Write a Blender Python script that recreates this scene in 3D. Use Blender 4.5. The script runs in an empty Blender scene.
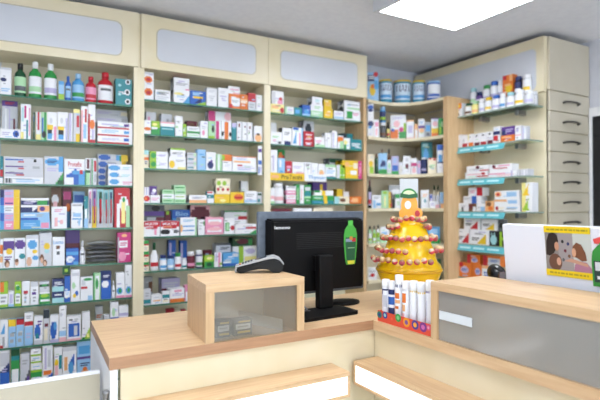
import bpy, bmesh, math, random
from mathutils import Vector, Matrix
random.seed(7)
S = bpy.context.scene
COL = S.collection
R = math.radians

# ------------------------------------------------------------------ camera
EYE = Vector((0, 0, 1.40)); F = 504.0; YAW = R(30.35); PIT = math.atan(6 / F)
s_, c_, sp, cp = math.sin(YAW), math.cos(YAW), math.sin(PIT), math.cos(PIT)
FW = Vector((s_ * cp, c_ * cp, sp)); RT = Vector((c_, -s_, 0)); UP = Vector((-s_ * sp, -c_ * sp, cp))
cam = bpy.data.cameras.new('camera'); cam.sensor_width = 36; cam.lens = F / 600 * 36
cam.clip_start = 0.02
co = bpy.data.objects.new('camera', cam); COL.objects.link(co)
cam.dof.use_dof = True; cam.dof.focus_distance = 1.9; cam.dof.aperture_fstop = 1.9
co.location = EYE; co.rotation_euler = (R(90) + PIT, 0, -YAW)
S.camera = co

def ray(u, v):
    return FW + RT * ((u - 300) / F) + UP * ((200 - v) / F)

# ------------------------------------------------------------------ materials
def lin(h):
    r = [int(h[i:i + 2], 16) / 255 for i in (0, 2, 4)]
    return tuple((c / 12.92 if c <= .04045 else ((c + .055) / 1.055) ** 2.4) for c in r) + (1,)
PAL = dict(W='eceef3', w='cdd0d9', K='17171b', N='1d2c6a', B='2560c4', b='93c3ee', c='4a9fdf', R='c91c2c', r='f2b3bb',
           P='d12f7c', p='ea8fb4', G='2b9d46', g='abdcaa', D='124f2c', T='1a8793', t='9fd8de', Y='f4c91c', y='f5e88c',
           O='ee7622', o='f7b678', V='59348f', v='bab3dd', M='6c1c2e', S='a6a9b0', s='5b5f66', C='f0e3c6', L='9acb2c',
           n='74472a', k='2e3944', F='dba98c')
for k_, v_ in list(PAL.items()):
    c_3 = [int(v_[i:i + 2], 16) for i in (0, 2, 4)]; g_ = sum(c_3) / 3
    PAL[k_] = ''.join('%02x' % int(.87 * x + .13 * (.75 * g_ + 35)) for x in c_3)
_m = {}
def new_mat(name):
    m = bpy.data.materials.new(name); m.use_nodes = True
    return m, m.node_tree, m.node_tree.nodes['Principled BSDF']
def mat(h, rough=.42, metal=0, spec=.5):
    h = PAL.get(h, h); k = (h, rough, metal, spec)
    if k not in _m:
        m, nt, b = new_mat('paint_' + h)
        b.inputs['Base Color'].default_value = lin(h); b.inputs['Roughness'].default_value = rough
        b.inputs['Metallic'].default_value = metal; b.inputs['Specular IOR Level'].default_value = spec
        _m[k] = m
    return _m[k]
def noisy(name, a, b_, scale, rough=.5, stretch=(1, 1, 1), bump=0, detail=3):
    m, nt, b = new_mat(name)
    tc = nt.nodes.new('ShaderNodeTexCoord'); mp = nt.nodes.new('ShaderNodeMapping'); no = nt.nodes.new('ShaderNodeTexNoise')
    cr = nt.nodes.new('ShaderNodeValToRGB')
    mp.inputs['Scale'].default_value = stretch; no.inputs['Scale'].default_value = scale; no.inputs['Detail'].default_value = detail
    cr.color_ramp.elements[0].color = lin(a); cr.color_ramp.elements[1].color = lin(b_)
    cr.color_ramp.elements[0].position = .35; cr.color_ramp.elements[1].position = .65
    L = nt.links.new
    L(tc.outputs['Object'], mp.inputs['Vector']); L(mp.outputs['Vector'], no.inputs['Vector'])
    L(no.outputs['Fac'], cr.inputs['Fac']); L(cr.outputs['Color'], b.inputs['Base Color'])
    b.inputs['Roughness'].default_value = rough
    if bump:
        bp = nt.nodes.new('ShaderNodeBump'); bp.inputs['Strength'].default_value = bump; bp.inputs['Distance'].default_value = .002
        L(no.outputs['Fac'], bp.inputs['Height']); L(bp.outputs['Normal'], b.inputs['Normal'])
    return m
def see(name, tint, amount, rough, gcol='ffffff', fres=.12):
    """thin pane: part transparent, part diffuse haze, a little gloss"""
    m = bpy.data.materials.new(name); m.use_nodes = True; nt = m.node_tree; nt.nodes.clear(); L = nt.links.new
    o = nt.nodes.new('ShaderNodeOutputMaterial'); tr = nt.nodes.new('ShaderNodeBsdfTransparent'); df = nt.nodes.new('ShaderNodeBsdfDiffuse')
    gl = nt.nodes.new('ShaderNodeBsdfGlossy'); m1 = nt.nodes.new('ShaderNodeMixShader'); m2 = nt.nodes.new('ShaderNodeMixShader')
    tr.inputs['Color'].default_value = lin(tint); df.inputs['Color'].default_value = lin(gcol); gl.inputs['Roughness'].default_value = rough
    m1.inputs[0].default_value = amount; m2.inputs[0].default_value = fres
    L(tr.outputs[0], m1.inputs[1]); L(df.outputs[0], m1.inputs[2]); L(m1.outputs[0], m2.inputs[1]); L(gl.outputs[0], m2.inputs[2]); L(m2.outputs[0], o.inputs[0])
    return m
def glow(name, h, st):
    m = bpy.data.materials.new(name); m.use_nodes = True; nt = m.node_tree; nt.nodes.clear()
    o = nt.nodes.new('ShaderNodeOutputMaterial'); e = nt.nodes.new('ShaderNodeEmission')
    e.inputs[0].default_value = lin(h); e.inputs[1].default_value = st; nt.links.new(e.outputs[0], o.inputs[0]); return m

CREAM = noisy('cream_laminate', 'e6dab9', 'ebe0c4', 6, .32, detail=2)
CREAMB = noisy('cream_back_panel', 'e2d8c0', 'e8dec8', 5, .5, detail=2)
WOODX = noisy('oak_along_x', 'd2ad84', 'e1c198', 9, .38, (.6, 9, 9), .03, 6)
WOODY = noisy('oak_along_y', 'd2ad84', 'e1c198', 9, .38, (9, .6, 9), .03, 6)
WOODZ = noisy('oak_along_z', 'cca87e', 'd9b88e', 9, .42, (9, 9, .6), .03, 6)
FROST = noisy('frosted_grey_panel', 'd2d5dd', 'd8dbe3', 3, .25)
CEIL = noisy('ceiling_paint', 'e6e7ef', 'ebecf3', 30, .9, bump=.05)
WALL = noisy('wall_paint', 'd6d8e2', 'dadce6', 25, .85, bump=.05)
FLOOR = noisy('floor_tile', 'd2ccc2', 'dcd6cc', 4, .35)
DRAW = noisy('grey_beige_laminate', 'cbc2ae', 'd0c7b4', 5, .4)
GLASS = see('shelf_glass', 'f1f8f4', .05, .03, 'b8d8c8', .06)
EDGE = mat('3f7d68', .2)
EDGEB = mat('8fa59c', .2)
CASE = see('frosted_case_glass', 'e4e4e2', .29, .10, 'dfddd9', .08)
WHITE = mat('f2f3f6', .4)
CASEL = see('clear_case_glass', 'e8e8e4', .13, .10, 'd6d2ca', .08)
def milky(name, h):
    m = bpy.data.materials.new(name); m.use_nodes = True; nt = m.node_tree; nt.nodes.clear(); L = nt.links.new
    o = nt.nodes.new('ShaderNodeOutputMaterial'); a = nt.nodes.new('ShaderNodeBsdfTranslucent'); b = nt.nodes.new('ShaderNodeBsdfDiffuse'); x = nt.nodes.new('ShaderNodeMixShader')
    a.inputs[0].default_value = lin(h); b.inputs[0].default_value = lin(h); x.inputs[0].default_value = .4
    L(a.outputs[0], x.inputs[1]); L(b.outputs[0], x.inputs[2]); L(x.outputs[0], o.inputs[0]); return m
BLACK = mat('08080a', .55, 0, .18)
STEEL = mat('9a9a9c', .3, .9)

# ------------------------------------------------------------------ mesh builder
class MB:
    def __init__(s): s.v = []; s.f = []; s.m = []; s.mats = []; s.sm = []
    def mi(s, m):
        if m not in s.mats: s.mats.append(m)
        return s.mats.index(m)
    def face(s, pts, m, smooth=False):
        i = len(s.v); s.v += [tuple(p) for p in pts]; s.f.append(list(range(i, i + len(pts)))); s.m.append(s.mi(m)); s.sm.append(smooth)
    def add(s, vs, fs, m, smooth=False):
        i = len(s.v); s.v += [tuple(p) for p in vs]; k = s.mi(m)
        for f in fs: s.f.append([a + i for a in f]); s.m.append(k); s.sm.append(smooth)
    def box(s, x0, y0, z0, x1, y1, z1, m, bev=0):
        if bev:
            bm = bmesh.new(); bmesh.ops.create_cube(bm, size=1)
            for v in bm.verts:
                v.co = ((x0 + x1) / 2 + v.co.x * (x1 - x0), (y0 + y1) / 2 + v.co.y * (y1 - y0), (z0 + z1) / 2 + v.co.z * (z1 - z0))
            bmesh.ops.bevel(bm, geom=bm.edges[:], offset=bev, segments=2, affect='EDGES', profile=.5)
            s.bm(bm, m); return s
        vs = [(x0, y0, z0), (x1, y0, z0), (x1, y1, z0), (x0, y1, z0), (x0, y0, z1), (x1, y0, z1), (x1, y1, z1), (x0, y1, z1)]
        s.add(vs, [(0, 3, 2, 1), (4, 5, 6, 7), (0, 1, 5, 4), (1, 2, 6, 5), (2, 3, 7, 6), (3, 0, 4, 7)], m); return s
    def bm(s, bm, m, smooth=False):
        bm.verts.ensure_lookup_table(); bm.verts.index_update()
        s.add([v.co[:] for v in bm.verts], [[v.index for v in f.verts] for f in bm.faces], m, smooth); bm.free()
    def prism(s, pts, z0, z1, m, mside=None):
        """closed 2-D outline (counter-clockwise) extruded in z"""
        n = len(pts); vs = [(x, y, z0) for x, y in pts] + [(x, y, z1) for x, y in pts]
        i = len(s.v); s.v += vs; a = s.mi(m); b = s.mi(mside or m)
        s.f.append([i + k for k in reversed(range(n))]); s.m.append(a); s.sm.append(False)
        s.f.append([i + n + k for k in range(n)]); s.m.append(a); s.sm.append(False)
        for k in range(n):
            j = (k + 1) % n
            s.f.append([i + k, i + j, i + n + j, i + n + k]); s.m.append(b); s.sm.append(False)
        return s
    def lathe(s, prof, m, n=18, cx=0, cy=0, sy=1, arc=None, smooth=True):
        i = len(s.v); k = s.mi(m)
        a0, a1 = arc if arc else (0, 2 * math.pi); cnt = n if not arc else n + 1
        for r, z in prof:
            for q in range(cnt):
                a = a0 + (a1 - a0) * q / n
                s.v.append((cx + r * math.cos(a), cy + r * math.sin(a) * sy, z))
        for p in range(len(prof) - 1):
            for q in range(n):
                q2 = (q + 1) % cnt if not arc else q + 1
                s.f.append([i + p * cnt + q, i + p * cnt + q2, i + (p + 1) * cnt + q2, i + (p + 1) * cnt + q]); s.m.append(k); s.sm.append(smooth)
        if not arc:
            if prof[0][0] > 1e-5: s.f.append([i + q for q in reversed(range(n))]); s.m.append(k); s.sm.append(False)
            if prof[-1][0] > 1e-5: s.f.append([i + (len(prof) - 1) * cnt + q for q in range(n)]); s.m.append(k); s.sm.append(False)
        return s
    def tube(s, pts, r, m, n=8):
        pts = [Vector(p) for p in pts]; i = len(s.v); k = s.mi(m)
        for a, p in enumerate(pts):
            t = (pts[min(a + 1, len(pts) - 1)] - pts[max(a - 1, 0)]).normalized()
            e1 = t.cross(Vector((0, 0, 1))); e1 = e1 if e1.length > 1e-3 else Vector((1, 0, 0)); e1.normalize(); e2 = t.cross(e1)
            for q in range(n):
                an = 2 * math.pi * q / n; s.v.append(tuple(p + e1 * (r * math.cos(an)) + e2 * (r * math.sin(an))))
        for a in range(len(pts) - 1):
            for q in range(n):
                q2 = (q + 1) % n
                s.f.append([i + a * n + q, i + a * n + q2, i + (a + 1) * n + q2, i + (a + 1) * n + q]); s.m.append(k); s.sm.append(True)
        s.f.append([i + q for q in reversed(range(n))]); s.m.append(k); s.sm.append(False)
        s.f.append([i + (len(pts) - 1) * n + q for q in range(n)]); s.m.append(k); s.sm.append(False)
        return s
    def text(s, txt, x0, z0, x1, z1, y, m):
        """letters standing in the xz plane (facing -y), fitted to a box"""
        cu = bpy.data.curves.new('letters', 'FONT'); cu.body = txt; cu.resolution_u = 2; cu.offset = .018
        ob = bpy.data.objects.new('letters', cu); COL.objects.link(ob)
        me = ob.to_mesh() if False else None
        dg = bpy.context.evaluated_depsgraph_get(); ev = ob.evaluated_get(dg); me = ev.to_mesh()
        vs = [v.co.copy() for v in me.vertices]; fs = [list(p.vertices) for p in me.polygons]; ev.to_mesh_clear()
        bpy.data.objects.remove(ob); bpy.data.curves.remove(cu)
        if not vs: return
        ax, bx = min(v.x for v in vs), max(v.x for v in vs); ay, by = min(v.y for v in vs), max(v.y for v in vs)
        s.add([(x0 + (v.x - ax) / (bx - ax) * (x1 - x0), y, z0 + (v.y - ay) / (by - ay) * (z1 - z0)) for v in vs], fs, m)
        return s
    def build(s, name, parent=None, loc=(0, 0, 0), rz=0, fix=True):
        me = bpy.data.meshes.new(name); me.from_pydata(s.v, [], s.f)
        for m in s.mats: me.materials.append(m)
        me.polygons.foreach_set('material_index', s.m); me.polygons.foreach_set('use_smooth', s.sm); me.update()
        o = bpy.data.objects.new(name, me); COL.objects.link(o)
        o.location = loc; o.rotation_euler = (0, 0, rz); o.parent = parent
        return o

def tag(o, label=None, cat=None, group=None, kind=None):
    if label: o['label'] = label
    if cat: o['category'] = cat
    if group: o['group'] = group
    if kind: o['kind'] = kind
    return o
def thing(name, label, cat, loc=(0, 0, 0), rz=0, group=None):
    o = bpy.data.objects.new(name, None); COL.objects.link(o); o.empty_display_size = .05
    o.location = loc; o.rotation_euler = (0, 0, rz)
    return tag(o, label, cat, group)

# ------------------------------------------------------------------ room
HC = 2.52
YW, XW = 3.17, 3.43
XL, YF = -2.2, -2.8
def struct(name, mb): return tag(mb.build(name), kind='structure')
struct('floor', MB().box(XL, YF, -.05, XW, YW, 0, FLOOR))
struct('ceiling', MB().box(XL, YF, HC, XW, YW, HC + .05, CEIL))
struct('wall_back', MB().box(XL, YW, 0, XW, YW + .05, HC, WALL))
struct('wall_right', MB().box(XW, YF, 0, XW + .05, YW + .05, HC, WALL))
struct('wall_left', MB().box(XL - .05, YF, 0, XL, YW + .05, HC, WALL))
WX0, WX1, WZ0, WZ1 = -1.7, 3.0, .45, 2.3
m = MB(); m.box(XL - .05, YF - .05, 0, XW + .05, YF, WZ0, WALL); m.box(XL - .05, YF - .05, WZ1, XW + .05, YF, HC, WALL); m.box(XL - .05, YF - .05, WZ0, WX0, YF, WZ1, WALL); m.box(WX1, YF - .05, WZ0, XW + .05, YF, WZ1, WALL)
struct('wall_front', m)
wn = tag(bpy.data.objects.new('fill_window_1', None), kind='structure'); COL.objects.link(wn); wn.location = (0, YF, 0)  # unseen shop window behind the camera, added for frontal fill daylight
m = MB()
for k in range(4):
    x = WX0 + (WX1 - WX0) * k / 3; m.box(x - .03, -.05, WZ0, x + .03, .0, WZ1, WHITE)
m.box(WX0, -.05, WZ0, WX1, 0, WZ0 + .05, WHITE); m.box(WX0, -.05, WZ1 - .05, WX1, 0, WZ1, WHITE); m.build('window_frame', wn)
MB().box(WX0, -.03, WZ0, WX1, -.024, WZ1, see('window_glass', 'f4f8f8', .02, .02, 'ffffff', .04)).build('pane', wn)
ar = bpy.data.lights.new('daylight_portal', 'AREA'); ar.shape = 'RECTANGLE'; ar.size = WX1 - WX0; ar.size_y = WZ1 - WZ0; ar.cycles.is_portal = True
ao = bpy.data.objects.new('daylight_portal', ar); COL.objects.link(ao); ao.location = ((WX0 + WX1) / 2, YF - .06, (WZ0 + WZ1) / 2); ao.rotation_euler = (R(-90), 0, R(180))
d = tag(bpy.data.objects.new('door_1', None), kind='structure'); COL.objects.link(d); d.location = (XW, 1.488, 0)
m = MB(); m.box(-.03, .44, 0, -.001, .458, 2.06, WHITE); m.box(-.03, -.5, 0, -.001, -.44, 2.06, WHITE); m.box(-.03, -.44, 2.0, -.001, .44, 2.06, WHITE)
m.build('door_frame', d)
MB().box(-.02, -.44, 0, -.001, .44, 2.0, mat('1b1d22', .2)).build('door_leaf', d)
MB().tube([(-.02, .38, 1.0), (-.06, .38, 1.0), (-.06, .27, 1.0)], .01, STEEL).build('door_handle', d)

# ceiling light panels
LS = 15
def ceiling_light(x, y, label, st):
    t = thing('ceiling_light', label, 'light', (x, y, 2.445), 0, 'square ceiling light panels')
    m = MB(); w, e = .31, .285
    for a, b, c, g in ((-w, -w, w, -e), (-w, e, w, w), (-w, -e, -e, e), (e, -e, w, e)): m.box(a, b, 0, c, g, .074, mat('d8dae0', .4))
    m.build('frame', t)
    MB().box(-e, -e, .004, e, e, .03, glow('led_diffuser', 'f6faff', st)).build('diffuser', t)
ceiling_light(2.02, 1.83, 'square white ceiling light panel glowing near the corner shelves', LS)
for x, y, l in ((.5, 1.6, 'ceiling light panel above the left counter, outside the frame'), (.4, -.4, 'ceiling light panel overhead behind the camera'),
                (2.0, -.3, 'ceiling light panel behind the right counter'), (-1.2, .6, 'ceiling light panel at the left of the room'), (1.0, -1.9, 'ceiling light panel near the shop front')):
    ceiling_light(x, y, l, LS)

# ------------------------------------------------------------------ shelving bays
class Frame:
    def __init__(s, ox, oy, deg):
        s.o = Vector((ox, oy, 0)); s.rz = R(deg); s.x = Vector((math.cos(s.rz), math.sin(s.rz), 0)); s.y = Vector((-math.sin(s.rz), math.cos(s.rz), 0))
    def hit(s, u, v, yo):
        """local x and world z where the sight line of a photo point meets the vertical plane yo behind the shelf front"""
        d = ray(u, v); p0 = s.o + s.y * yo
        t = (p0 - EYE).dot(s.y) / d.dot(s.y); p = EYE + d * t
        return (p - s.o).dot(s.x), p.z
    def at(s, x, yo, z): p = s.o + s.x * x + s.y * yo; return (p.x, p.y, z)
FL = Frame(.642, 2.9, -3); FM = Frame(.655, 2.9, 0); FR = Frame(1.455, 2.9, 0)
FB = Frame(2.80, 2.545, -90)
ch = Vector((2.698 - 2.278, 2.585 - 2.9, 0)); FC = Frame(2.278, 2.9, math.degrees(math.atan2(ch.y, ch.x))); CL = ch.length
H0, H1 = 2.18, 2.485

def rrect(x0, z0, x1, z1, r, n=5):
    p = []
    for cx, cz, a in ((x1 - r, z0 + r, -90), (x1 - r, z1 - r, 0), (x0 + r, z1 - r, 90), (x0 + r, z0 + r, 180)):
        for k in range(n + 1): p.append((cx + r * math.cos(R(a + 90 * k / n)), cz + r * math.sin(R(a + 90 * k / n))))
    return p
def header(parent, x0, x1, inset, depth):
    h = MB().box(x0 + .001, -.012, H0, x1 - .001, depth, H1, CREAM, .002).build('header_panel', parent)
    a, b, c, e = inset; m = MB(); pts = rrect(a, b, c, e, .035)
    n = len(pts); rim = rrect(a - .004, b - .004, c + .004, e + .004, .038)
    vs = [(x, -.0135, z) for x, z in pts] + [(x, -.0122, z) for x, z in rim]
    m.add([(x, -.0135, z) for x, z in pts], [list(range(n))], FROST)
    m.add(vs, [[k, n + k, n + (k + 1) % n, (k + 1) % n] for k in range(n)], mat('b9ad90', .4))
    m.build('frosted_panel', h)
def bay(name, fr, x0, x1, zs, label, woodright=False):
    t = thing(name, label, 'shelving', fr.at(0, 0, 0), fr.rz, 'cream shelving bays along the back wall')
    MB().box(x0, .235, .08, x1, .25, H0, CREAMB).build('back_panel', t)
    MB().box(x0, 0, 0, x0 + .0225, .235, H0, CREAM).build('side_panel', t)
    MB().box(x1 - .0225, 0, 0, x1, .235, H0, WOODZ if woodright else CREAM).build('side_panel', t)
    MB().box(x0 + .0225, .02, 0, x1 - .0225, .22, .08, CREAM).build('plinth', t)
    header(t, x0, x1, (x0 + .09, 2.23, x1 - .09, 2.415), .25)
    for z in zs:
        a, b = x0 + .0235, x1 - .0235; m = MB()
        m.box(a, .015, z - .008, b, .232, z, GLASS)
        m.m[-4:] = [m.mi(EDGE), m.mi(GLASS), m.mi(GLASS), m.mi(GLASS)]
        m.build('glass_shelf', t)
    return t
SH = {}
def shelves(fr, pre, pts):
    r = []
    for i, (u, v) in enumerate(pts):
        z = fr.hit(u, v, .015)[1]; SH[pre + str(i + 1)] = (fr, z); r.append(z)
    return r
zL = shelves(FL, 'L', [(67, 99.8), (67, 141.3), (67, 184.6), (67, 228.6), (67, 265.4), (67, 302.4), (67, 341.5), (67, 386)])
zM = shelves(FM, 'M', [(142, 98.7), (142, 133.5), (142, 168), (142, 203), (142, 237), (142, 272), (142, 306), (142, 342)])
zR = shelves(FR, 'R', [(270, 112), (270, 143.7), (270, 176), (270, 203.7)]); zR += zM[4:]
SH['R5'] = (FR, zM[4])
bay('shelving_bay', FL, -.80, 0, zL + [.32], 'leftmost cream shelving bay with dental care products')
bay('shelving_bay', FM, 0, .80, zM + [.30], 'middle cream shelving bay behind the card terminal')
bay('shelving_bay', FR, 0, .80, zR + [.30], 'right shelving bay of the back wall, behind the monitor', True)
w0, w1 = FL.at(0, 0, 0), FL.at(0, .25, 0)
struct('trim_1', MB().prism([(w0[0] + .0005, w0[1]), (.6545, 2.9), (.6545, 3.14), (w1[0] + .0005, 3.14)], 0, H1 - .001, CREAM))

# corner unit with concave shelves
def arc(sag, n=14, inset=0):
    P0, P2 = Vector((2.2785, 2.905, 0)), Vector((2.697, 2.5865, 0)); nrm = FC.y
    r = []
    for k in range(n + 1):
        q = k / n; p = P0.lerp(P2, q) + nrm * (4 * sag * q * (1 - q) + inset); r.append((p.x, p.y))
    return r
SAG = .17
zC = [FC.hit(370.5, v, .01)[1] for v in (99, 136, 173.3, 208.3, 244, 281)]
for i, z in enumerate(zC): SH['C' + str(i + 1)] = (FC, z)
cu = thing('corner_shelving', 'cream corner shelving with curved shelves between two bays', 'shelving', (0, 0, 0))
MB().box(2.279, 3.135, 0, 2.965, 3.15, zC[0] - .03, CREAMB).build('back_panel', cu)
MB().box(2.951, 2.587, 0, 2.966, 3.134, zC[0] - .03, CREAMB).build('back_panel', cu)
for z in zC + [.55, .25]:
    pts = arc(SAG) + [(2.95, 2.5865), (2.95, 3.134), (2.2785, 3.134)]
    m = MB().prism(pts, z - .022, z, CREAM, CREAM); m.build('curved_shelf', cu)

# wall B unit: back panel, wood side panel, header and glass shelves on brackets
LB = 2.545 - 1.97            # local x of the near end
XBL = 2.97 - 2.80            # local y of the back panel
ub = thing('wall_shelving', 'cream wall panel with glass shelves beside the drawer cabinet', 'shelving', FB.at(0, 0, 0), FB.rz)
MB().box(.001, XBL, 0, LB, XBL + .02, 2.15, CREAM).build('back_panel', ub)
MB().box(-.04, -.10, 0, 0, XBL + .02, H0, WOODZ).build('side_panel', ub)
hb = MB().box(-.60, XBL - .02, 2.13, LB - .001, XBL + .26, H1, CREAM, .002)
hb = hb.build('header_panel', ub)
pts = rrect(-.50, 2.15, LB - .055, 2.418, .035); m = MB(); m.add([(x, XBL - .0215, z) for x, z in pts], [list(range(len(pts)))], FROST); m.build('frosted_panel', hb)
zB = [FB.hit(456, v, 0)[1] for v in (117.3, 148, 179.5, 211.2, 243, 276)]
TEAL = mat('5fb8c4', .35)
for i, z in enumerate(zB):
    SH['B' + str(i + 1)] = (FB, z); m = MB().box(.001, 0, z - .008, LB - .02, XBL - .001, z, GLASS)
    m.m[-4:] = [m.mi(EDGEB), m.mi(EDGEB), m.mi(GLASS), m.mi(GLASS)]
    g = m.build('glass_shelf', ub)
    for x in (.13, .42):
        MB().box(x - .014, XBL - .085, z - .042, x + .014, XBL - .001, z - .0085, STEEL, .003).build('shelf_bracket', ub)
    if i in (1, 2, 3, 4):
        x1 = FB.hit(505, 150, -.004)[0]; m = MB()
        m.add([(.012, -.004, z - .006), (x1, -.004, z - .006), (x1, -.022, z - .046), (.012, -.022, z - .046)], [(0, 3, 2, 1)], TEAL)
        m.add([(.012, -.003, z - .006), (x1, -.003, z - .006), (x1, -.021, z - .046), (.012, -.021, z - .046)], [(0, 1, 2, 3)], TEAL)
        for k in range(3):
            a = .03 + (x1 - .05) * k / 3; b = a + (x1 - .05) / 3 * .8; q = lambda f: (-.0045 - .018 * f, z - .006 - .04 * f)
            (ya, za), (yb, zb) = q(.3), q(.6)
            m.add([(a, ya, za), (b, ya, za), (b, yb, zb), (a, yb, zb)], [(0, 3, 2, 1)], mat('bfe3e8', .4))
        m.build('price_strip', g)
# acrylic riser for the rear row of bottles
rx0, rx1 = FB.hit(466.5, 95, .096)[0], FB.hit(529.5, 88, .096)[0]; zr = zB[0]
m = MB(); CLR = see('clear_acrylic', 'f4f8f8', .05, .05)
m.box(rx0, .088, zr + .085, rx1, XBL - .002, zr + .09, CLR); m.box(rx0, .088, zr, rx1, .092, zr + .085, CLR); m.box(rx0, XBL - .006, zr, rx1, XBL - .002, zr + .085, CLR)
tag(m.build('acrylic_riser', None, FB.at(0, 0, 0), FB.rz), 'clear acrylic riser lifting the rear bottles on the right wall\'s top shelf', 'riser')
SH['A1'] = (FB, zr + .0905)

# drawer cabinet
dc = thing('drawer_cabinet', 'tall narrow grey-beige cabinet with a column of drawers', 'cabinet', (2.972, 1.97, 0))
W = .452
MB().box(0, 0, 0, W, 1.18, H1, CREAM).build('carcass', dc)
MB().box(.008, -.018, 2.142, W - .004, -.001, H1 - .004, DRAW, .002).build('door', dc)
for k in range(16):
    zt = 2.135 - .13 * k; zb = max(zt - .124, .01)
    if zt < .1: break
    dr = MB().box(.008, -.018, zb, W - .004, -.001, zt, DRAW, .002).build('drawer', dc)
    zm = (zt + zb) / 2; x = W / 2
    MB().tube([(x - .08, -.019, zm - .004), (x - .076, -.038, zm), (x - .03, -.044, zm + .004), (x + .03, -.044, zm + .004), (x + .076, -.038, zm), (x + .08, -.019, zm - .004)], .0065, mat('4a4744', .35, .6)).build('handle', dr)
# ------------------------------------------------------------------ products
NUM = ['zero', 'first', 'second', 'third', 'fourth', 'fifth', 'sixth', 'seventh', 'eighth', 'ninth', 'tenth', '11th', '12th', '13th', '14th', '15th', '16th', '17th',
       '18th', '19th', '20th', '21st', '22nd', '23rd', '24th', '25th', '26th', '27th', '28th']
BAYN = dict(L='left bay', M='middle bay', R='right bay', C='corner', B='right wall', A='right wall')

def cells(w, h, decs):
    """cut the front of a carton along every print edge and give each cell the colour printed on it"""
    rects = []
    for k, a, c in decs:
        if k == 'r': rects.append((a[0], a[1], a[2], a[3], c))
        elif k == 'e':
            cx, cy, rx, ry = a
            for q in (-.8, -.4, 0, .4, .8):
                hw = rx * math.sqrt(1 - q * q); rects.append((cx - hw, cy + (q - .2) * ry, cx + hw, cy + (q + .2) * ry, c))
        elif k == 't':
            n = 2 if (a[3] - a[1]) * h > .014 else 1
            st = (a[3] - a[1]) / n
            for i in range(n): rects.append((a[0], a[1] + st * i + st * .2, a[2] - (i * .2) * (a[2] - a[0]), a[1] + st * i + st * .75, c))
        elif k == 'd':          # diagonal corner: a staircase rising to the right
            for i in range(5): rects.append((a[0] + (a[2] - a[0]) * i / 5, a[3] - (a[3] - a[1]) * (i + 1) / 5, a[0] + (a[2] - a[0]) * (i + 1) / 5, a[3], c))
    cl = lambda q: min(.99, max(.01, q))
    rects = [(cl(a), cl(b), cl(c), cl(d), e) if 0 else (min(1, max(0, a)), min(1, max(0, b)), min(1, max(0, c)), min(1, max(0, d)), e) for a, b, c, d, e in rects]
    xs = sorted({0, 1} | {round(r[i], 4) for r in rects for i in (0, 2)}); ys = sorted({0, 1} | {round(r[i], 4) for r in rects for i in (1, 3)})
    return rects, xs, ys

def carton(m, w, dp, h, base, decs, side=None, top=None):
    rects, xs, ys = cells(w, h, decs)
    nx, ny = len(xs), len(ys); i0 = len(m.v); B = m.mi(mat(base)); SD = m.mi(mat(side or base)); TP = m.mi(mat(top or base))
    for y in ys:
        for x in xs: m.v.append(((x - .5) * w, 0, (1 - y) * h))
    for j in range(ny - 1):
        for i in range(nx - 1):
            cx, cy = (xs[i] + xs[i + 1]) / 2, (ys[j] + ys[j + 1]) / 2; k = B
            for a, b, c, d, e in rects:
                if a <= cx <= c and b <= cy <= d: k = m.mi(mat(e))
            a = i0 + j * nx + i
            m.f.append([a, a + nx, a + nx + 1, a + 1]); m.m.append(k); m.sm.append(False)
    b0 = len(m.v); m.v += [(-w / 2, dp, h), (w / 2, dp, h), (w / 2, dp, 0), (-w / 2, dp, 0)]
    tl, bl = i0, i0 + (ny - 1) * nx
    def add(f, k): m.f.append(f); m.m.append(k); m.sm.append(False)
    add([tl + i for i in range(nx)] + [b0 + 1, b0], TP)
    add([bl + i for i in reversed(range(nx))] + [b0 + 3, b0 + 2], B)
    add([i0 + j * nx for j in reversed(range(ny))] + [b0 + 3, b0][::1], SD)
    add([i0 + j * nx + nx - 1 for j in range(ny)][::1] + [b0 + 2, b0 + 1], SD)
    add([b0, b0 + 1, b0 + 2, b0 + 3], B)

def parse_decs(s):
    r, tx = [], []
    for q in filter(None, (x.strip() for x in s.split(','))):
        p = q.split()
        if p[0] == 'x': tx.append(([float(x) for x in p[1:5]], p[5], p[6]))
        else: r.append((p[0], [float(x) for x in p[1:5]], p[5]))
    return r, tx

KINDN = dict(bottle='bottle', jar='jar', pill='bottle', can='can', tube='tube', pouch='pouch', brush='toothbrush', spray='bottle', card='label')

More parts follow.
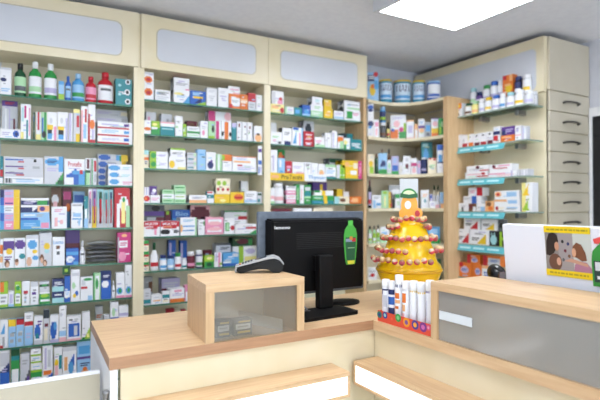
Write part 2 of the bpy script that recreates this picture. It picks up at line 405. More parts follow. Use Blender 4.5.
def make(kind, name, w, h, cols, decs, fr, xc, yo, z, dp):
    """one product standing with its front face yo behind the shelf front"""
    loc = fr.at(xc, yo, z)
    D, T = parse_decs(decs)
    if kind == 'box':
        m = MB(); carton(m, w, dp, h, cols[0], D, cols[1] if len(cols) > 1 else None, cols[2] if len(cols) > 2 else None)
        for a, c, t in T: m.text(t, (a[0] - .5) * w, (1 - a[3]) * h, (a[2] - .5) * w, (1 - a[1]) * h, -.0004, mat(c))
        return m.build(name, None, loc, fr.rz)
    if kind == 'pouch':
        m = MB(); n = 9; M1 = mat(dict(S='c3c5ca', s='9a9da4', w='dfe1e6').get(cols[0], cols[0]), .3); ph = random.random() * 6
        for side in (0, 1):
            vs, fs = [], []
            for j in range(5):
                for i in range(n):
                    x = (i / (n - 1) - .5) * w; y = j / 4 * dp; ed = math.sin(math.pi * i / (n - 1)) ** .5 * math.sin(math.pi * (.12 + .76 * j / 4))
                    zz = h * (.45 + (.5 if side else -.45) * ed) + .0012 * math.sin(i * 2.1 + ph + j)
                    vs.append((x, y, max(zz, .0003)))
            for j in range(4):
                for i in range(n - 1):
                    a = j * n + i; q = [a, a + 1, a + n + 1, a + n]; fs.append(q if side else q[::-1])
            m.add(vs, fs, M1, True)
        return m.build(name, None, loc, fr.rz)
    t = thing(name, None, None, loc, fr.rz)
    body, cap = mat(cols[0], .22), mat(cols[1] if len(cols) > 1 else 'W', .3)
    lab = mat(cols[2], .45) if len(cols) > 2 else None
    acc = mat(cols[3], .45) if len(cols) > 3 else None
    r = w / 2
    if kind == 'brush':
        m = MB(); carton(m, w, .004, h, cols[0], D); m.build('backing_card', t, (0, .012, 0))
        MB().tube([(0, .005, h * .12), (w * .04, .004, h * .35), (0, .005, h * .6), (0, .006, h * .74)], min(w * .2, .006), cap).build('handle', t)
        MB().box(-w * .2, -.002, h * .75, w * .2, .009, h * .93, lab or cap, .001).build('brush_head', t)
        return t
    sy = min(1, dp / w); cy = r * sy
    if kind == 'can':
        MB().lathe([(r * .97, 0), (r, .004), (r, h - .014), (r * .97, h - .012)], body, 28, 0, cy).build('body', t)
        MB().lathe([(r * 1.0, h - .013), (r * 1.015, h - .011), (r * 1.015, h - .002), (r * .97, h), (r * .2, h - .0005)], cap, 28, 0, cy).build('lid', t)
        m = MB(); m.lathe([(r * 1.004, h * .14), (r * 1.004, h * .84)], lab, 18, 0, cy, 1, (R(205), R(335)))
        for a, c, x in T:
            q = MB(); q.text(x, -1, (1 - a[3]) * h, 1, (1 - a[1]) * h, 0, mat(c))
            rr = r * 1.009; hw = (a[2] - a[0]) / 2 * 2.0
            m.add([(rr * math.sin(v[0] * hw), cy - rr * math.cos(v[0] * hw), v[2]) for v in q.v], q.f, mat(c))
        if acc: m.lathe([(r * 1.006, h * .2), (r * 1.006, h * .34)], acc, 14, 0, cy, 1, (R(215), R(325)))
        m.build('label', t); return t
    if kind == 'bottle': prof, ch, cr = [(r * .92, 0), (r, h * .02), (r, h * .60), (r * .86, h * .70), (r * .42, h * .79), (r * .40, h * .82)], .81, .46
    elif kind == 'spray': prof, ch, cr = [(r * .92, 0), (r, h * .03), (r * .96, h * .45), (r * .6, h * .66), (r * .38, h * .74)], .735, .36
    elif kind == 'jar': prof, ch, cr = [(r * .94, 0), (r, h * .03), (r, h * .72), (r * .88, h * .77)], .76, .86
    elif kind == 'pill': prof, ch, cr = [(r * .94, 0), (r, h * .03), (r, h * .70), (r * .8, h * .78)], .77, .82
    elif kind == 'tube': prof, ch, cr = [(r * .97, 0), (r, .003), (r, h * .86)], .86, 1.0
    MB().lathe(prof, body, 18, 0, cy, sy).build('body', t)
    MB().lathe([(r * cr, h * ch), (r * cr, h * .985), (r * cr * .9, h)], cap, 16, 0, cy, min(1, sy * 1.3) if sy < 1 else 1).build('cap', t)
    if lab:
        z0, z1 = (.10, .58) if kind in ('bottle', 'spray') else (.08, .68) if kind != 'tube' else (.04, .80)
        m = MB(); m.lathe([(r * 1.012, h * z0), (r * 1.012, h * z1)], lab, 16, 0, cy, sy, (R(195), R(345)))
        if acc: m.lathe([(r * 1.02, h * (z0 + (z1 - z0) * .12)), (r * 1.02, h * (z0 + (z1 - z0) * .42))], acc, 14, 0, cy, sy, (R(205), R(335)))
        elif kind != 'tube': m.lathe([(r * 1.02, h * (z0 + (z1 - z0) * .62)), (r * 1.02, h * (z0 + (z1 - z0) * .78))], mat('s'), 12, 0, cy, sy, (R(230), R(310)))
        m.build('label', t)
    return t

DEF = ['t .12 .2 .8 .5 v', 't .15 .3 .75 .6 S', 't .1 .15 .7 .35 B', 't .12 .25 .85 .45 s']
LIM = dict(L=(-.775, -.025), M=(.025, .775), R=(.025, .775))
def place(txt):
    shelf = None; cols = []
    allc = {}
    for ln in txt.strip().splitlines():
        ln = ln.strip()
        if not ln or ln[0] == '#': continue
        if ln[0] == '@':
            p = ln[1:].split(None, 2); shelf = p[0]; allc[shelf] = (p[1], p[2], []); continue
        a, b, c, look = [x.strip() for x in ln.split('|')]
        stack = a[0] == '+'; back = a[0] == '~'
        u0, u1, vt = [float(x) for x in a.lstrip('+~').split()[:3]]
        opts = dict(x.split('=') for x in a.lstrip('+~').split()[3:])
        it = dict(u0=u0, u1=u1, vt=vt, k=b.split()[0], cols=b.split()[1:], decs=c, look=look, opts=opts)
        L = allc[shelf][2]
        if stack: L[-1]['items'].append(it)
        else: L.append(dict(back=back, items=[it]))
    for shelf, (nm, where, L) in allc.items():
        fr, z0 = SH[shelf]
        for back in (False, True):
            sub = sorted([c for c in L if c['back'] == back], key=lambda c: c['items'][0]['u0'] + c['items'][0]['u1'])
            for n, colm in enumerate(sub):
                z = z0 + .0005; its = colm['items']
                for j, it in enumerate(its):
                    o = it['opts']; um = (it['u0'] + it['u1']) / 2
                    yo = float(o.get('y', .125 if back else .022))
                    if shelf[0] == 'C':
                        s = min(1, max(0, (um - 369) / 74)); yo = SAG * 4 * s * (1 - s) + (.018 if not back else .085) + float(o.get('y', 0))
                        if s > .88 or s < .1: yo += .02
                    elif shelf[0] == 'B': yo = float(o.get('y', .085 if back else .012))
                    elif shelf[0] == 'A': yo = .096
                    x0, _ = fr.hit(it['u0'], it['vt'], yo); x1, _ = fr.hit(it['u1'], it['vt'], yo)
                    _, zt = fr.hit(um, it['vt'], yo)
                    if shelf[0] in LIM: x0, x1 = max(x0, LIM[shelf[0]][0]), min(x1, LIM[shelf[0]][1])
                    ups = [q[1] for kk, q in SH.items() if kk[0] == shelf[0] and q[1] > z0 + .05]
                    if ups: zt = min(zt, min(ups) - (.012 if shelf[0] != 'C' else .026))
                    w = (x1 - x0) - .0012; h = max(zt - z - .0004, .006)
                    k = it['k']
                    mx = dict(L=.205, M=.205, R=.205, C=.16, B=.15, A=.07)[shelf[0]]
                    dp = float(o.get('d', min(.085 if not back else .07, max(.035, w * .8))))
                    if shelf[0] in 'BA': dp = min(dp, .068)
                    if shelf[0] in LIM: dp = min(dp, .229 - yo)
                    if shelf[0] == 'C': dp = min(dp, .06)
                    if k not in ('box', 'pouch', 'brush'): dp = min(w, dp if k in ('bottle', 'spray') else .2, .07 if shelf[0] in 'BA' else .13)
                    name = o.get('n') or (nm if k == 'box' else {'bottle': 'medicine_bottle', 'pill': 'pill_bottle', 'jar': 'jar', 'can': 'milk_powder_can', 'tube': 'tablet_tube',
                                                                'pouch': 'foil_pouch', 'brush': 'toothbrush_pack', 'spray': 'spray_bottle'}[k])
                    decs = it['decs']
                    if decs == '' and k == 'box': decs = DEF[(n + j) % 4]
                    if k == 'box' and decs != '-':
                        rnd = random.Random(int(it['u0'] * 31 + it['vt'] * 17)); ex = []
                        for _ in range(rnd.choice((1, 2, 2, 3))):
                            a = rnd.uniform(.06, .5); b = rnd.uniform(.1, .85); cc = rnd.choice('SvbwsSvg' if it['cols'][0] in 'WwCybgtv' else 'WwWbyw')
                            ex.append(f"r {a:.2f} {b:.2f} {min(.94, a + rnd.uniform(.2, .5)):.2f} {b + min(.08, .006 / h):.2f} {cc}")
                        decs = ', '.join(ex) + ', ' + decs
                    if decs == '-': decs = ''
                    ob = make(k, name, w, h, it['cols'], decs, fr, (x0 + x1) / 2, yo, z, dp)
                    pos = '' if len(its) == 1 else (', bottom' if j == 0 else ', topmost' if j == len(its) - 1 else ', ' + NUM[j + 1] + ' up')
                    row = 'at back of ' if back else 'from left on '
                    assert len(f"{it['look']}{pos}, x {row}{where}".split()) <= 16, it['look']
                    tag(ob, f"{it['look']}{pos}, {NUM[n + 1]} {row}{where}", {'box': 'box', 'pill': 'bottle', 'spray': 'bottle', 'brush': 'toothbrush'}.get(k, k),
                        f"{name.replace('_', ' ')}s on {where}")
                    z += h + .0004
place('''
@L1 medicine_box left bay's top shelf
0 11.5 67.5|box W|e .3 .45 .28 .07 N, t .1 .75 .9 .9 b, r 0 0 1 .08 w|white box with dark swoosh
14 26.5 62.5|bottle D K g s||dark green mouthwash bottle, black cap
28.5 42 61|bottle G W W g||green mouthwash bottle, white cap
44 57.5 63|bottle G W W v||pale-labelled green mouthwash, white cap
58.5 64.2 81|box b|r 0 .7 1 1 L, r 0 0 1 .2 c|small light blue box
65 71.6 75.6|bottle B B b||small blue mouthwash bottle
72 85 72.8|bottle c b b G||sky blue mouthwash, green leaf label
85.5 97 76|bottle R R p R||short red mouthwash bottle
98 114 71.5|bottle R R W||tall red mouthwash, large white label
115.5 132 79|box T D|e .75 .1 .16 .1 W, e .75 .1 .09 .06 K, e .72 .5 .17 .11 W, e .72 .5 .1 .07 K, e .75 .86 .17 .1 W, e .75 .86 .1 .06 K, e .25 .25 .1 .05 t, e .25 .6 .1 .05 t|dark teal pack with three round discs
@L2 toothpaste_box left bay's second shelf
0 20.5 129|box W|e .78 .5 .16 .36 B, e .8 .5 .08 .2 N, t .1 .3 .5 .7 v|low white box with blue spot
~1.8 17.8 100 y=.115|box w|r 0 0 1 .14 V, t .2 .03 .8 .1 R, r .2 .2 .3 .9 W, r .45 .2 .52 .9 v, r .72 .45 .85 .9 M|tall lavender-striped box, purple top
20.8 31 104|box W|r .1 .1 .28 .5 t, r .35 .05 .55 .4 P, r .55 .45 .72 1 T, r .8 .1 .92 .9 p, r 0 .8 .3 1 y|white box with pink and teal stripes
33.2 35 112|box D||thin dark green box
36 41 112|box W|r .3 0 .7 .65 R, r 0 .8 1 1 y|narrow white box, red stripe
41.2 47 112|box g|r .1 .2 .4 .9 B, r .5 0 .9 1 G, e .5 .8 .4 .12 K|green and blue striped box
47.2 57 112|box W|r 0 .45 .6 .62 Y, r .05 .62 .5 .75 K, r .05 .75 .5 .95 c, r .7 .5 .95 1 p, e .4 .3 .15 .1 w|white box, yellow hair print, left one
57.3 68 112|box W|r .05 .5 .65 .62 Y, r .1 .62 .6 .78 K, r .1 .78 .6 .95 c, r .8 .2 .98 1 v, e .4 .3 .15 .1 w|white box, yellow hair print, right one
68.3 73 113|box w|r .2 0 .6 1 v, r .7 0 .9 1 W|narrow lavender striped box
73.3 80 109|box w|r 0 0 1 .12 y, r .5 .2 .9 .55 R, r .4 .75 1 1 Y|white box with red and yellow patches
81 88 106|box W R|r 0 .12 .3 1 r, r .55 .08 .85 .45 R, r .35 .5 .8 .9 b|tall white box with red stripe
88.3 95.5 104|box W R|r 0 .25 .25 1 R, e .55 .52 .4 .12 O, r .5 .65 .8 .95 v, r 0 .92 1 1 R|tall white box with orange disc
97.5 133 136.3 d=.11|box W|r 0 .78 .9 1 R, t .12 .25 .6 .6 v, r .75 .2 .9 .6 B|long white toothpaste box, red edge
+97.5 133 129|box W|r 0 .78 .9 1 R, t .12 .25 .6 .6 b, r .75 .2 .9 .6 c|long white toothpaste box, red edge
+97.5 133 122|box W|r 0 .78 .9 1 R, t .12 .25 .6 .6 v, r .75 .2 .9 .6 V|long white toothpaste box, red edge
~95.5 128 130 y=.14|box w|t .1 .3 .6 .7 S|long grey toothpaste box
+95.5 128 123.5 y=.14|box w|t .1 .3 .6 .7 B|long grey toothpaste box
+95.5 128 116.5 y=.14|box w|t .05 .3 .6 .7 v, r .8 .2 1 .8 S|long grey toothpaste box
+95.5 127 110 y=.14|box w|t .05 .3 .5 .7 v, r .8 .2 1 .8 C|long grey toothpaste box
@L3 toothpaste_box left bay's third shelf
0 3.2 156|box T|r 0 .5 1 .75 R, r 0 .8 1 1 W|sliver of teal and red box
4 43.5 177 d=.11|box W|r .02 .2 .2 .9 S, r .05 .2 .08 .9 K, r .12 .2 .15 .9 K, t .3 .3 .9 .8 b|long white toothpaste box with barcode
+4 43.5 170.5 d=.11|box w|t .03 .25 .48 .6 V, r .3 .6 .5 .8 R|white toothpaste box, purple lettering
+4 43.5 164 d=.11|box w|t .03 .25 .48 .6 V, r .35 .6 .5 .8 R, r .72 .3 .9 .7 S|white toothpaste box, purple lettering
+4 43.5 157 d=.11|box w|t .03 .25 .48 .6 B, r .35 .6 .5 .8 R, r .75 .25 .82 .7 K|white toothpaste box, blue lettering
44.2 63.5 156.3|box w|r .75 0 1 .55 c, e .4 .2 .38 .13 c, t .15 .15 .65 .25 N, t .15 .4 .75 .55 v, d .6 .6 1 1 G, r .7 .85 1 1 D|large pale box, blue oval
64.2 85 159|box W|d 0 .38 .6 .8 B, r .4 .45 1 1 c, r .1 .6 .7 1 B, r 0 .72 .45 1 W, r .75 .42 .9 .58 R, x .18 .1 .85 .3 R Protefix, t .2 .34 .8 .4 v|white and blue denture box lettered red
85.3 90.5 158|box W|r .3 .05 .8 .4 M, r 0 .45 1 .55 D, r .2 .55 .9 1 g, r 0 .5 .2 1 G|narrow white box with green lower half
91 97 158|box w|r .1 .05 .3 1 G, r .5 .1 .9 .5 R, r .6 .6 .9 .9 S|narrow grey box with red lettering
~97.6 126 180.5 y=.115|box w|e .15 .5 .13 .4 B, t .4 .3 .8 .7 v|long pale box with blue oval
+97.6 126 174.5 y=.115|box w|e .15 .5 .13 .4 B, t .4 .3 .8 .7 v|long pale box with blue oval
+97.6 126 168 y=.115|box w|e .15 .5 .13 .4 B, t .4 .3 .8 .7 v|long pale box with blue oval
+97.6 126 161 y=.115|box w|e .18 .5 .16 .4 B, t .4 .3 .6 .7 v, r .84 0 1 1 Y|long pale box with blue oval
+97.6 128 154.3 y=.115|box w|e .22 .5 .2 .4 B, r .6 .1 .75 .9 c, r .77 0 1 1 Y, r .72 .2 .78 1 G|long pale box with orange end
108 133 178.3 d=.09|box W|e .25 .5 .2 .36 c, t .6 .4 1 .9 p|white box with blue oval and pink
+108 133 171.5 d=.09|box W|e .25 .5 .2 .36 c, t .55 .4 .9 .8 t|white box with blue oval
+108 133 164.5 d=.09|box W|e .25 .5 .25 .36 c, t .6 .3 .9 .7 t|white box with blue oval
@L4 toothpaste_box left bay's fourth shelf
0 20 221 d=.1|box p|r 0 0 .2 1 c, r .2 0 .68 1 p, r .68 0 1 1 Y, t .3 .3 .6 .7 W|blue-pink-yellow box
+0 20 213 d=.1|box p|r 0 0 .2 1 B, r .2 0 .68 1 v, r .68 0 1 1 Y, t .25 .2 .65 .8 p|blue-lilac-yellow box
+0 20 205.3 d=.1|box p|r 0 0 .2 1 c, r .2 0 .68 1 W, r .68 0 1 1 Y, t .25 .2 .65 .8 S|blue-white-yellow box
+0 20 197.5 d=.1|box p|r 0 0 .2 1 B, r .2 0 .68 1 p, r .68 0 1 1 Y, t .25 .6 .65 .9 V|blue-rose-yellow box
+0 20 189.5 d=.1|box v|r 0 0 .2 1 N, r .2 0 .68 1 v, r .68 0 1 1 Y, t .25 .3 .65 .7 p|navy-lilac-yellow box
20.6 50.5 220 d=.1|box c|r .65 0 1 1 b, r .68 .3 .95 .9 p, t .1 .3 .5 .7 b|long blue toothpaste box
+20.6 49.5 212.5 d=.1|box b|r 0 .7 .6 1 B, t .55 .2 .8 .6 S, t .1 .2 .5 .5 W|long light blue toothpaste box
+20.6 49.5 205 d=.1|box W|r 0 .3 .4 1 N, d .4 .2 .65 1 N, r .58 .1 1 .9 o, e .75 .5 .1 .3 V|white toothpaste box, navy and orange
+20.6 49 198 d=.1|box N|r 0 0 1 .35 W, r .58 .35 .95 1 G, t .1 .5 .5 .9 v|navy toothpaste box, green end
51.5 67 206.5|box W|t .2 .1 .7 .25 p, r .2 .5 .4 .9 r, e .65 .7 .12 .1 r|white box with pink print
~51 61.5 186.5|box n|e .4 .3 .35 .12 W, r .2 .35 .6 .5 r, e .5 .62 .35 .1 O, r .1 .75 .9 1 C|brown box with pale figure
~62.5 72 185.5|box M|r .1 .1 .9 .3 P, e .6 .5 .25 .1 O, r .3 .6 .8 1 c|dark magenta box
71.2 82.8 203|box W|r .1 .05 .9 .12 S, r .15 .4 .85 .55 b, e .35 .72 .18 .14 W, r .1 .6 .9 .66 c, e .7 .75 .1 .15 b|white box with tooth picture
~73 85 191.3|box b|r .1 .1 .9 .3 B, r .1 .4 .9 .5 N, t .1 .6 .8 .9 W|blue-grey box with dark band
84 88.2 196|box T|r .2 .4 .8 .7 W, r 0 .7 1 1 b|narrow teal box
88.5 92.2 188.5|brush W V p||purple toothbrush on white card
92.5 96.8 188.5|brush Y P V|r 0 0 1 .45 v|purple toothbrush on yellow card
97.2 104 189|brush t R D|r 0 .5 1 1 w|red-handled toothbrush, dark green head
104.5 108.5 190|brush t R T|r 0 .55 1 1 w|red-handled toothbrush, teal head
109 113.5 189.5|brush t R N|r 0 .5 1 1 w|red-handled toothbrush, navy head
114.5 130 186.5|box R|e .6 .4 .3 .18 W, r .45 .35 .7 .9 y, r .15 .4 .35 1 W, r .75 .45 1 1 g, e .6 .3 .1 .06 G|red pack with yellow and white brushes
@L5 baby_product_box left bay's fifth shelf
0 3 239|box W|r 0 .2 1 .5 O, r 0 .6 1 .8 o|sliver of orange box
3.3 14.3 238|box W|r 0 .1 1 .4 V, e .55 .45 .3 .1 Y, t .1 .6 .8 .75 V, e .35 .85 .25 .12 n, e .4 .9 .15 .08 F|white box, purple band, dark-haired face
14.6 25.6 238|box W|e .5 .22 .5 .15 V, e .7 .62 .3 .09 T, e .2 .83 .18 .1 F, e .2 .76 .18 .06 n|white box, purple oval, teal blob
26 38.8 235|box W|r 0 0 1 .12 w, e .5 .3 .38 .14 c, e .7 .52 .2 .06 Y, e .75 .72 .25 .07 c, e .25 .83 .22 .14 F|white box with blue cloud, baby face
39.3 52 233|box w|e .6 .4 .25 .1 Y, e .6 .55 .2 .06 t, e .2 .75 .18 .11 n, e .2 .82 .12 .08 F, e .45 .9 .18 .1 n, e .45 .92 .12 .07 F|grey-white box with two faces
~39 51 231|box w|r 0 0 1 .2 W|tall white box peeking out
52.4 64.8 237|box W|x .08 .12 .9 .24 c Lacto, r .3 .3 .6 .42 n, r .35 .5 .6 .62 s|white box with blue title
~65.5 80 230|box V|r 0 .4 1 .6 M, r .1 .1 .8 .3 V|dark purple pack
66 78.6 248.5|box B|r 0 .2 1 .4 c, e .3 .65 .3 .2 W, t .2 .6 .6 .8 b, r .6 .8 1 1 c|blue pack with white patch
79.6 85.6 241|spray W W W||white spray bottle
~86.5 117 259 y=.06 d=.12|pouch S|-|silver foil pouch
+86.5 117 255 y=.06 d=.12|pouch w|-|pale foil pouch
+87.5 116 250.5 y=.06 d=.12|pouch S|-|silver foil pouch
+86.5 117 246.5 y=.06 d=.12|pouch s|-|grey foil pouch
+88 116 241 y=.06 d=.12|pouch S|-|crumpled silver foil pouch
117.6 131 232.5|box P|r 0 .15 .1 1 S, r .12 .27 .75 .5 W, t .2 .32 .7 .45 P, e .35 .8 .3 .15 p, e .5 .1 .2 .05 o|pink box with white label
@L6 cosmetics_box left bay's sixth shelf
0 8 282|box L|r 0 0 .5 .4 O, r 0 .48 1 .9 W, t .1 .55 .8 .85 S|lime and orange box
8.3 14 291|box W|r .2 .2 .8 .8 v, r 0 .85 1 1 b|small white box, lavender panel
14.6 21.3 282|box L|r .1 .5 .9 .9 W, t .2 .55 .8 .85 S, e .5 .25 .3 .1 G|lime green box
22 30 281|box W|r .2 .4 .75 .52 R, t .3 .6 .6 .95 S|white box with red stripe
30.4 38.6 282|box W|r 0 0 1 .2 w, r .2 .44 .7 .56 V, t .3 .62 .7 .9 S|white box with purple stripe
39.3 50 292|box G|r 0 0 1 .15 W, e .5 .3 .4 .15 L, r .1 .62 1 .8 W|green and white box
+39.3 49.5 281.5|box w|r 0 .25 1 .5 D, e .5 .35 .3 .1 G|white and dark green box
52 64 291.5|box N|r 0 .55 1 1 t, t .2 .2 .8 .4 W|navy and aqua box
+52 64 279|box N|r 0 .6 1 1 t, t .2 .2 .8 .45 W|navy and aqua box
64.4 70.4 276|box B|r 0 .58 1 .82 W, t .2 .62 .8 .75 b|tall blue box with white panel
71 80 269.5|box W|e .3 .5 .2 .1 g, e .65 .75 .2 .08 B, e .4 .82 .2 .06 Y, r .1 .1 .9 .2 w|white box with coloured doodles
80.4 93 277|box W|r .05 .4 .55 .5 R, r .1 .1 .4 .35 w, e .6 .1 .35 .06 G, r .6 .8 .95 1 b|white box with red bar
93.3 100.8 273|box g|r .3 .1 .8 1 W, r 0 0 .15 1 G, e .5 .4 .2 .2 G|white and green box
101.2 111.3 271.5|box B|r 0 0 1 .32 N, t .2 .12 .8 .22 W, e .4 .46 .36 .12 W, r .1 .6 .8 1 B|navy and blue box
111.7 115.5 281|spray W W W||slim white dropper bottle
116.2 124.8 272.5|box W|e .4 .72 .36 .13 c, e .45 .72 .18 .08 G, r 0 .9 1 1 p|white box with blue eye
125.2 133.6 264.5|box W|e .5 .78 .42 .11 c, e .5 .78 .2 .06 G, r 0 .93 1 1 p, e .4 .3 .1 .03 S|taller white box with blue eye
@L7 cosmetics_box left bay's seventh shelf
0 8 320|box W|d .1 .15 .6 .5 c, r .3 .6 .6 .95 S, r 0 .9 .4 1 R|white box with blue zigzag
8.4 16 319.5|box b|r 0 0 1 .25 Y, t .2 .45 .8 .9 S|blue-grey box with yellow top
16.4 24 318.5|box b|r 0 0 1 .22 R, t .2 .45 .8 .9 S, r 0 0 1 .05 M|blue-grey box with red top
24.5 33.2 312.5|box W|r 0 .27 1 .4 R, r 0 .42 1 1 b, t .2 .08 .8 .2 S, t .2 .6 .8 .8 v|taller white box with red band
34 43 316|box W|e .4 .55 .35 .25 B, e .35 .7 .2 .1 T, t .4 .15 .9 .35 V, r 0 .85 1 1 w|white box with blue burst
43.4 49.6 310|box w|r 0 0 1 .25 k, r .2 .4 .8 .5 M, r .15 .55 .7 .9 C|grey-topped white box
50 58.8 315|box W|e .4 .55 .38 .3 B, e .6 .4 .2 .15 c, r 0 .88 1 1 v|white box with blue swirl
59.2 66.5 305.5|box W|r 0 .7 1 .85 b, r .1 .2 .4 .3 w, r 0 .88 1 1 r|tallest white box
67 81 316|box W|r .1 .3 .9 .85 B, t .15 .1 .4 .2 K, t .5 .1 .8 .25 S, r .5 .4 .75 .8 w, r 0 .92 1 1 r|white box with blue lettering
82 90 312|box W|d .3 .6 1 1 L, r .6 .8 .9 .95 y, r 0 .92 .4 1 G|white box with lime swoosh
~95.5 103 306|box W|t .1 .3 .9 .45 O|white box with orange lettering
104 109.8 315|box w|r 0 .3 1 .6 D, t .2 .05 .8 .2 S|white box with green band
110.3 118.6 302|box W|e .4 .3 .2 .12 g, r 0 .45 1 .6 B|white box with wavy blue band
119 128.5 305.5|box W|r 0 .25 1 .35 v, r 0 .4 1 .5 p|white box with pink line
@L8 cosmetics_box left bay's eighth shelf
0 9.6 348.5|box W|r 0 .05 1 .35 w, d 0 .3 1 .5 N, r 0 .5 1 1 B, t .2 .4 .8 .5 v|white and deep blue box
11 19.6 348|box T|r 0 .25 1 .5 G, r .1 .45 .9 .85 W, r 0 0 1 .15 D|teal green box with white panel
20.4 29.8 353.5|box w|t .2 .15 .8 .3 S, d .2 .45 1 .9 s, r .7 .6 1 1 V|greyish box with purple curve
30.6 42 372 d=.07|box G|r 0 .3 1 1 W|green-topped white box
+30.6 42 363|box W|r 0 .75 1 1 L, t .2 .3 .8 .5 b|white box with lime edge
+30.6 41.5 356|box W|r 0 .75 1 1 L, t .2 .2 .8 .5 b|white box with lime edge
+30.6 41 349|box W|r 0 .75 1 1 L, t .3 .3 .7 .6 S|white box with lime edge
42.4 53 342.5|box W|r .2 .05 .4 .55 v, r .5 .1 .8 .5 w, r .1 .58 .9 .68 O, d 0 .65 1 .85 B, r 0 .8 1 1 B|tall white box, orange and blue foot
54 62.4 347.5|box W|e .3 .4 .25 .1 Y, r .6 .2 .95 .55 T, e .4 .8 .35 .06 R, r .1 .45 .5 .7 r|white box, yellow and teal print
62.7 76.6 347|box W|r .1 .25 .35 .6 o, d .4 .2 .85 .5 B, e .6 .55 .2 .15 c, e .3 .8 .25 .06 c, r 0 0 1 .1 w|white box with blue foot print
77 93 341|box b|r 0 .36 1 .42 V, r .1 .1 .8 .3 c, t .2 .5 .8 .6 N, e .5 .76 .24 .12 F, e .5 .66 .14 .05 O, r 0 .92 1 1 D|light blue box with baby picture
@M1 medicine_box middle bay's top shelf
143.2 153.8 85.5|box W|e .45 .45 .42 .26 O, e .45 .5 .25 .14 R|white box with orange oval
+143.2 153.8 72|box W|e .45 .55 .42 .24 O, e .45 .55 .25 .12 R, r 0 0 1 .15 w|white box with orange oval
155 170.6 90|box W|t .1 .15 .9 .5 S, t .1 .55 .9 .9 w|low white box with grey lettering
173.8 189.6 90|box W|e .3 .3 .3 .1 y, t .2 .4 .8 .6 b, d .6 .4 1 1 c|white box with blue corner
+173.8 189.4 78|box W w P|t .12 .4 .9 .65 S, t .3 .2 .7 .35 v, r .75 .88 1 1 p|white box with pink lid edge
190.2 206 91|box B|r .15 .1 .6 .35 b, r .2 .4 .8 .55 Y, d .3 .5 .7 .9 N, d .4 .75 1 1 L|deep blue box with yellow stripe
206.6 217 88|box W|t .2 .12 .8 .25 w, t .2 .4 .8 .6 w|first plain tall white box
218 228.6 88|box W w|t .2 .15 .7 .3 w, r .2 .4 .8 .46 v|second plain tall white box
229 240 94|box O|r .2 .25 1 .8 W, t .25 .4 .9 .6 S, r 0 .7 .3 1 R|orange and white box
+228.2 239.8 86.5|box W|t .15 .3 .9 .55 p, r .4 .8 1 1 r|white box with pink lettering
240.4 247.8 94.5|box O|r 0 .3 1 .6 o, t .1 .4 .9 .6 W|orange box
248.2 255.8 93|box R|r 0 .5 1 1 w, t .2 .6 .8 .9 S|red and white box
256.2 262.2 95|box W|t .2 .5 .8 .7 w|small plain white box
@M2 medicine_box middle bay's second shelf
142.8 151 120|box W|e .5 .62 .5 .12 O, r 0 .75 1 1 W|white box with orange oval
151.4 160 121|box G|r 0 0 1 .5 L, e .4 .25 .3 .1 y, r 0 .45 .7 .6 W|lime and green box
160.4 174.8 122|box W|r 0 0 1 .12 r, r 0 .35 1 1 T, t .1 .45 .9 .6 t|white and teal box
~146 156 112|box w|r .2 .2 .4 1 p|pale back box with pink stripe
~161 172 114|box w|r .5 .2 .7 1 S|pale grey back box
175.3 182.8 116|box W|r 0 .5 .4 .6 g, t .2 .2 .8 .4 w|tall white box with pale green mark
183 186.4 124|box L|r .1 .4 .5 .6 W|narrow lime box
187 200 132.5|box W|r 0 0 1 .2 G, t .1 .4 .9 .8 g|low white box, green line
+187 200 126.5|box W|r 0 .8 1 1 G, t .1 .2 .9 .6 S|low white box, green line
~187 197 121|box M|e .5 .3 .3 .2 n|red-brown back box
200.4 208 121|box W|t .2 .3 .8 .5 w, e .4 .7 .2 .15 p|white box with faint pink spot
208.4 215 121 d=.08|box g|e .7 .45 .2 .2 K, r 0 .85 1 1 L|pale green box with black tip
215.3 221.2 121 d=.08|box W|r .1 0 .65 1 P|white box with magenta stripe
221.5 231.4 121 d=.08|box W|r .3 .05 .7 1 O, e .1 .7 .14 .12 K, e .9 .7 .14 .12 K|white box with orange stripe
~208.3 231.2 111.5 y=.104 d=.06|box W|r 0 0 .3 .35 P, r .32 0 .8 .3 W, e .85 .15 .15 .14 r|white and magenta box standing behind
231.8 236.6 123|box T|r 0 0 1 .25 v|narrow teal box
237 242 121.5|box W|r .3 .1 .6 .3 M, r .8 0 1 1 w|slim white box, first of three
242.3 247.3 122|box W|r .4 .2 .7 .3 M, r .8 0 1 1 w|slim white box, second of three
247.6 252.6 122.5|box W|r .3 .2 .6 .35 M, r .8 0 1 1 w|slim white box, third of three
254 262.5 126|box W|e .5 .75 .4 .25 o, e .5 .52 .2 .07 K|white box with orange face
@M3 medicine_box middle bay's third shelf
142.8 148.8 150|box C|r 0 0 1 .25 t, r 0 .4 1 .55 O, t .2 .6 .8 .8 s|cream box with aqua lid
149.8 168 160 d=.08|box W|r 0 0 .35 1 L, e .2 .5 .15 .3 G, t .5 .3 .9 .6 v|white box, green left end
+149.8 168 151.5 d=.08|box W|r 0 0 .35 1 L, e .2 .5 .15 .3 G, t .5 .3 .9 .6 v|white box, green left end
168.8 186 157|box W|e .18 .6 .17 .3 Y, t .4 .2 .9 .4 S, r .5 .8 1 1 y|white box with yellow disc
+170.4 185.4 148.3|box W|r 0 0 1 .2 L, t .15 .4 .85 .75 S|white box with green edge
187 196.8 165.5|box w|t .1 .2 .8 .7 T, r .7 .2 .95 .8 C|flat pale box
+187 196.8 161.5|box w|t .1 .2 .8 .7 S, r .7 .2 .95 .8 g|flat pale box
+187 196.8 157|box w|t .1 .2 .8 .7 T, r .7 .2 .95 .8 C|flat pale box
+187 196.8 152.5|box w|t .1 .2 .8 .7 S, r .7 .2 .95 .8 g|flat pale box
197.3 205.8 149.3|box b|t .2 .2 .8 .3 c, r .1 .4 .9 .5 b|light blue box
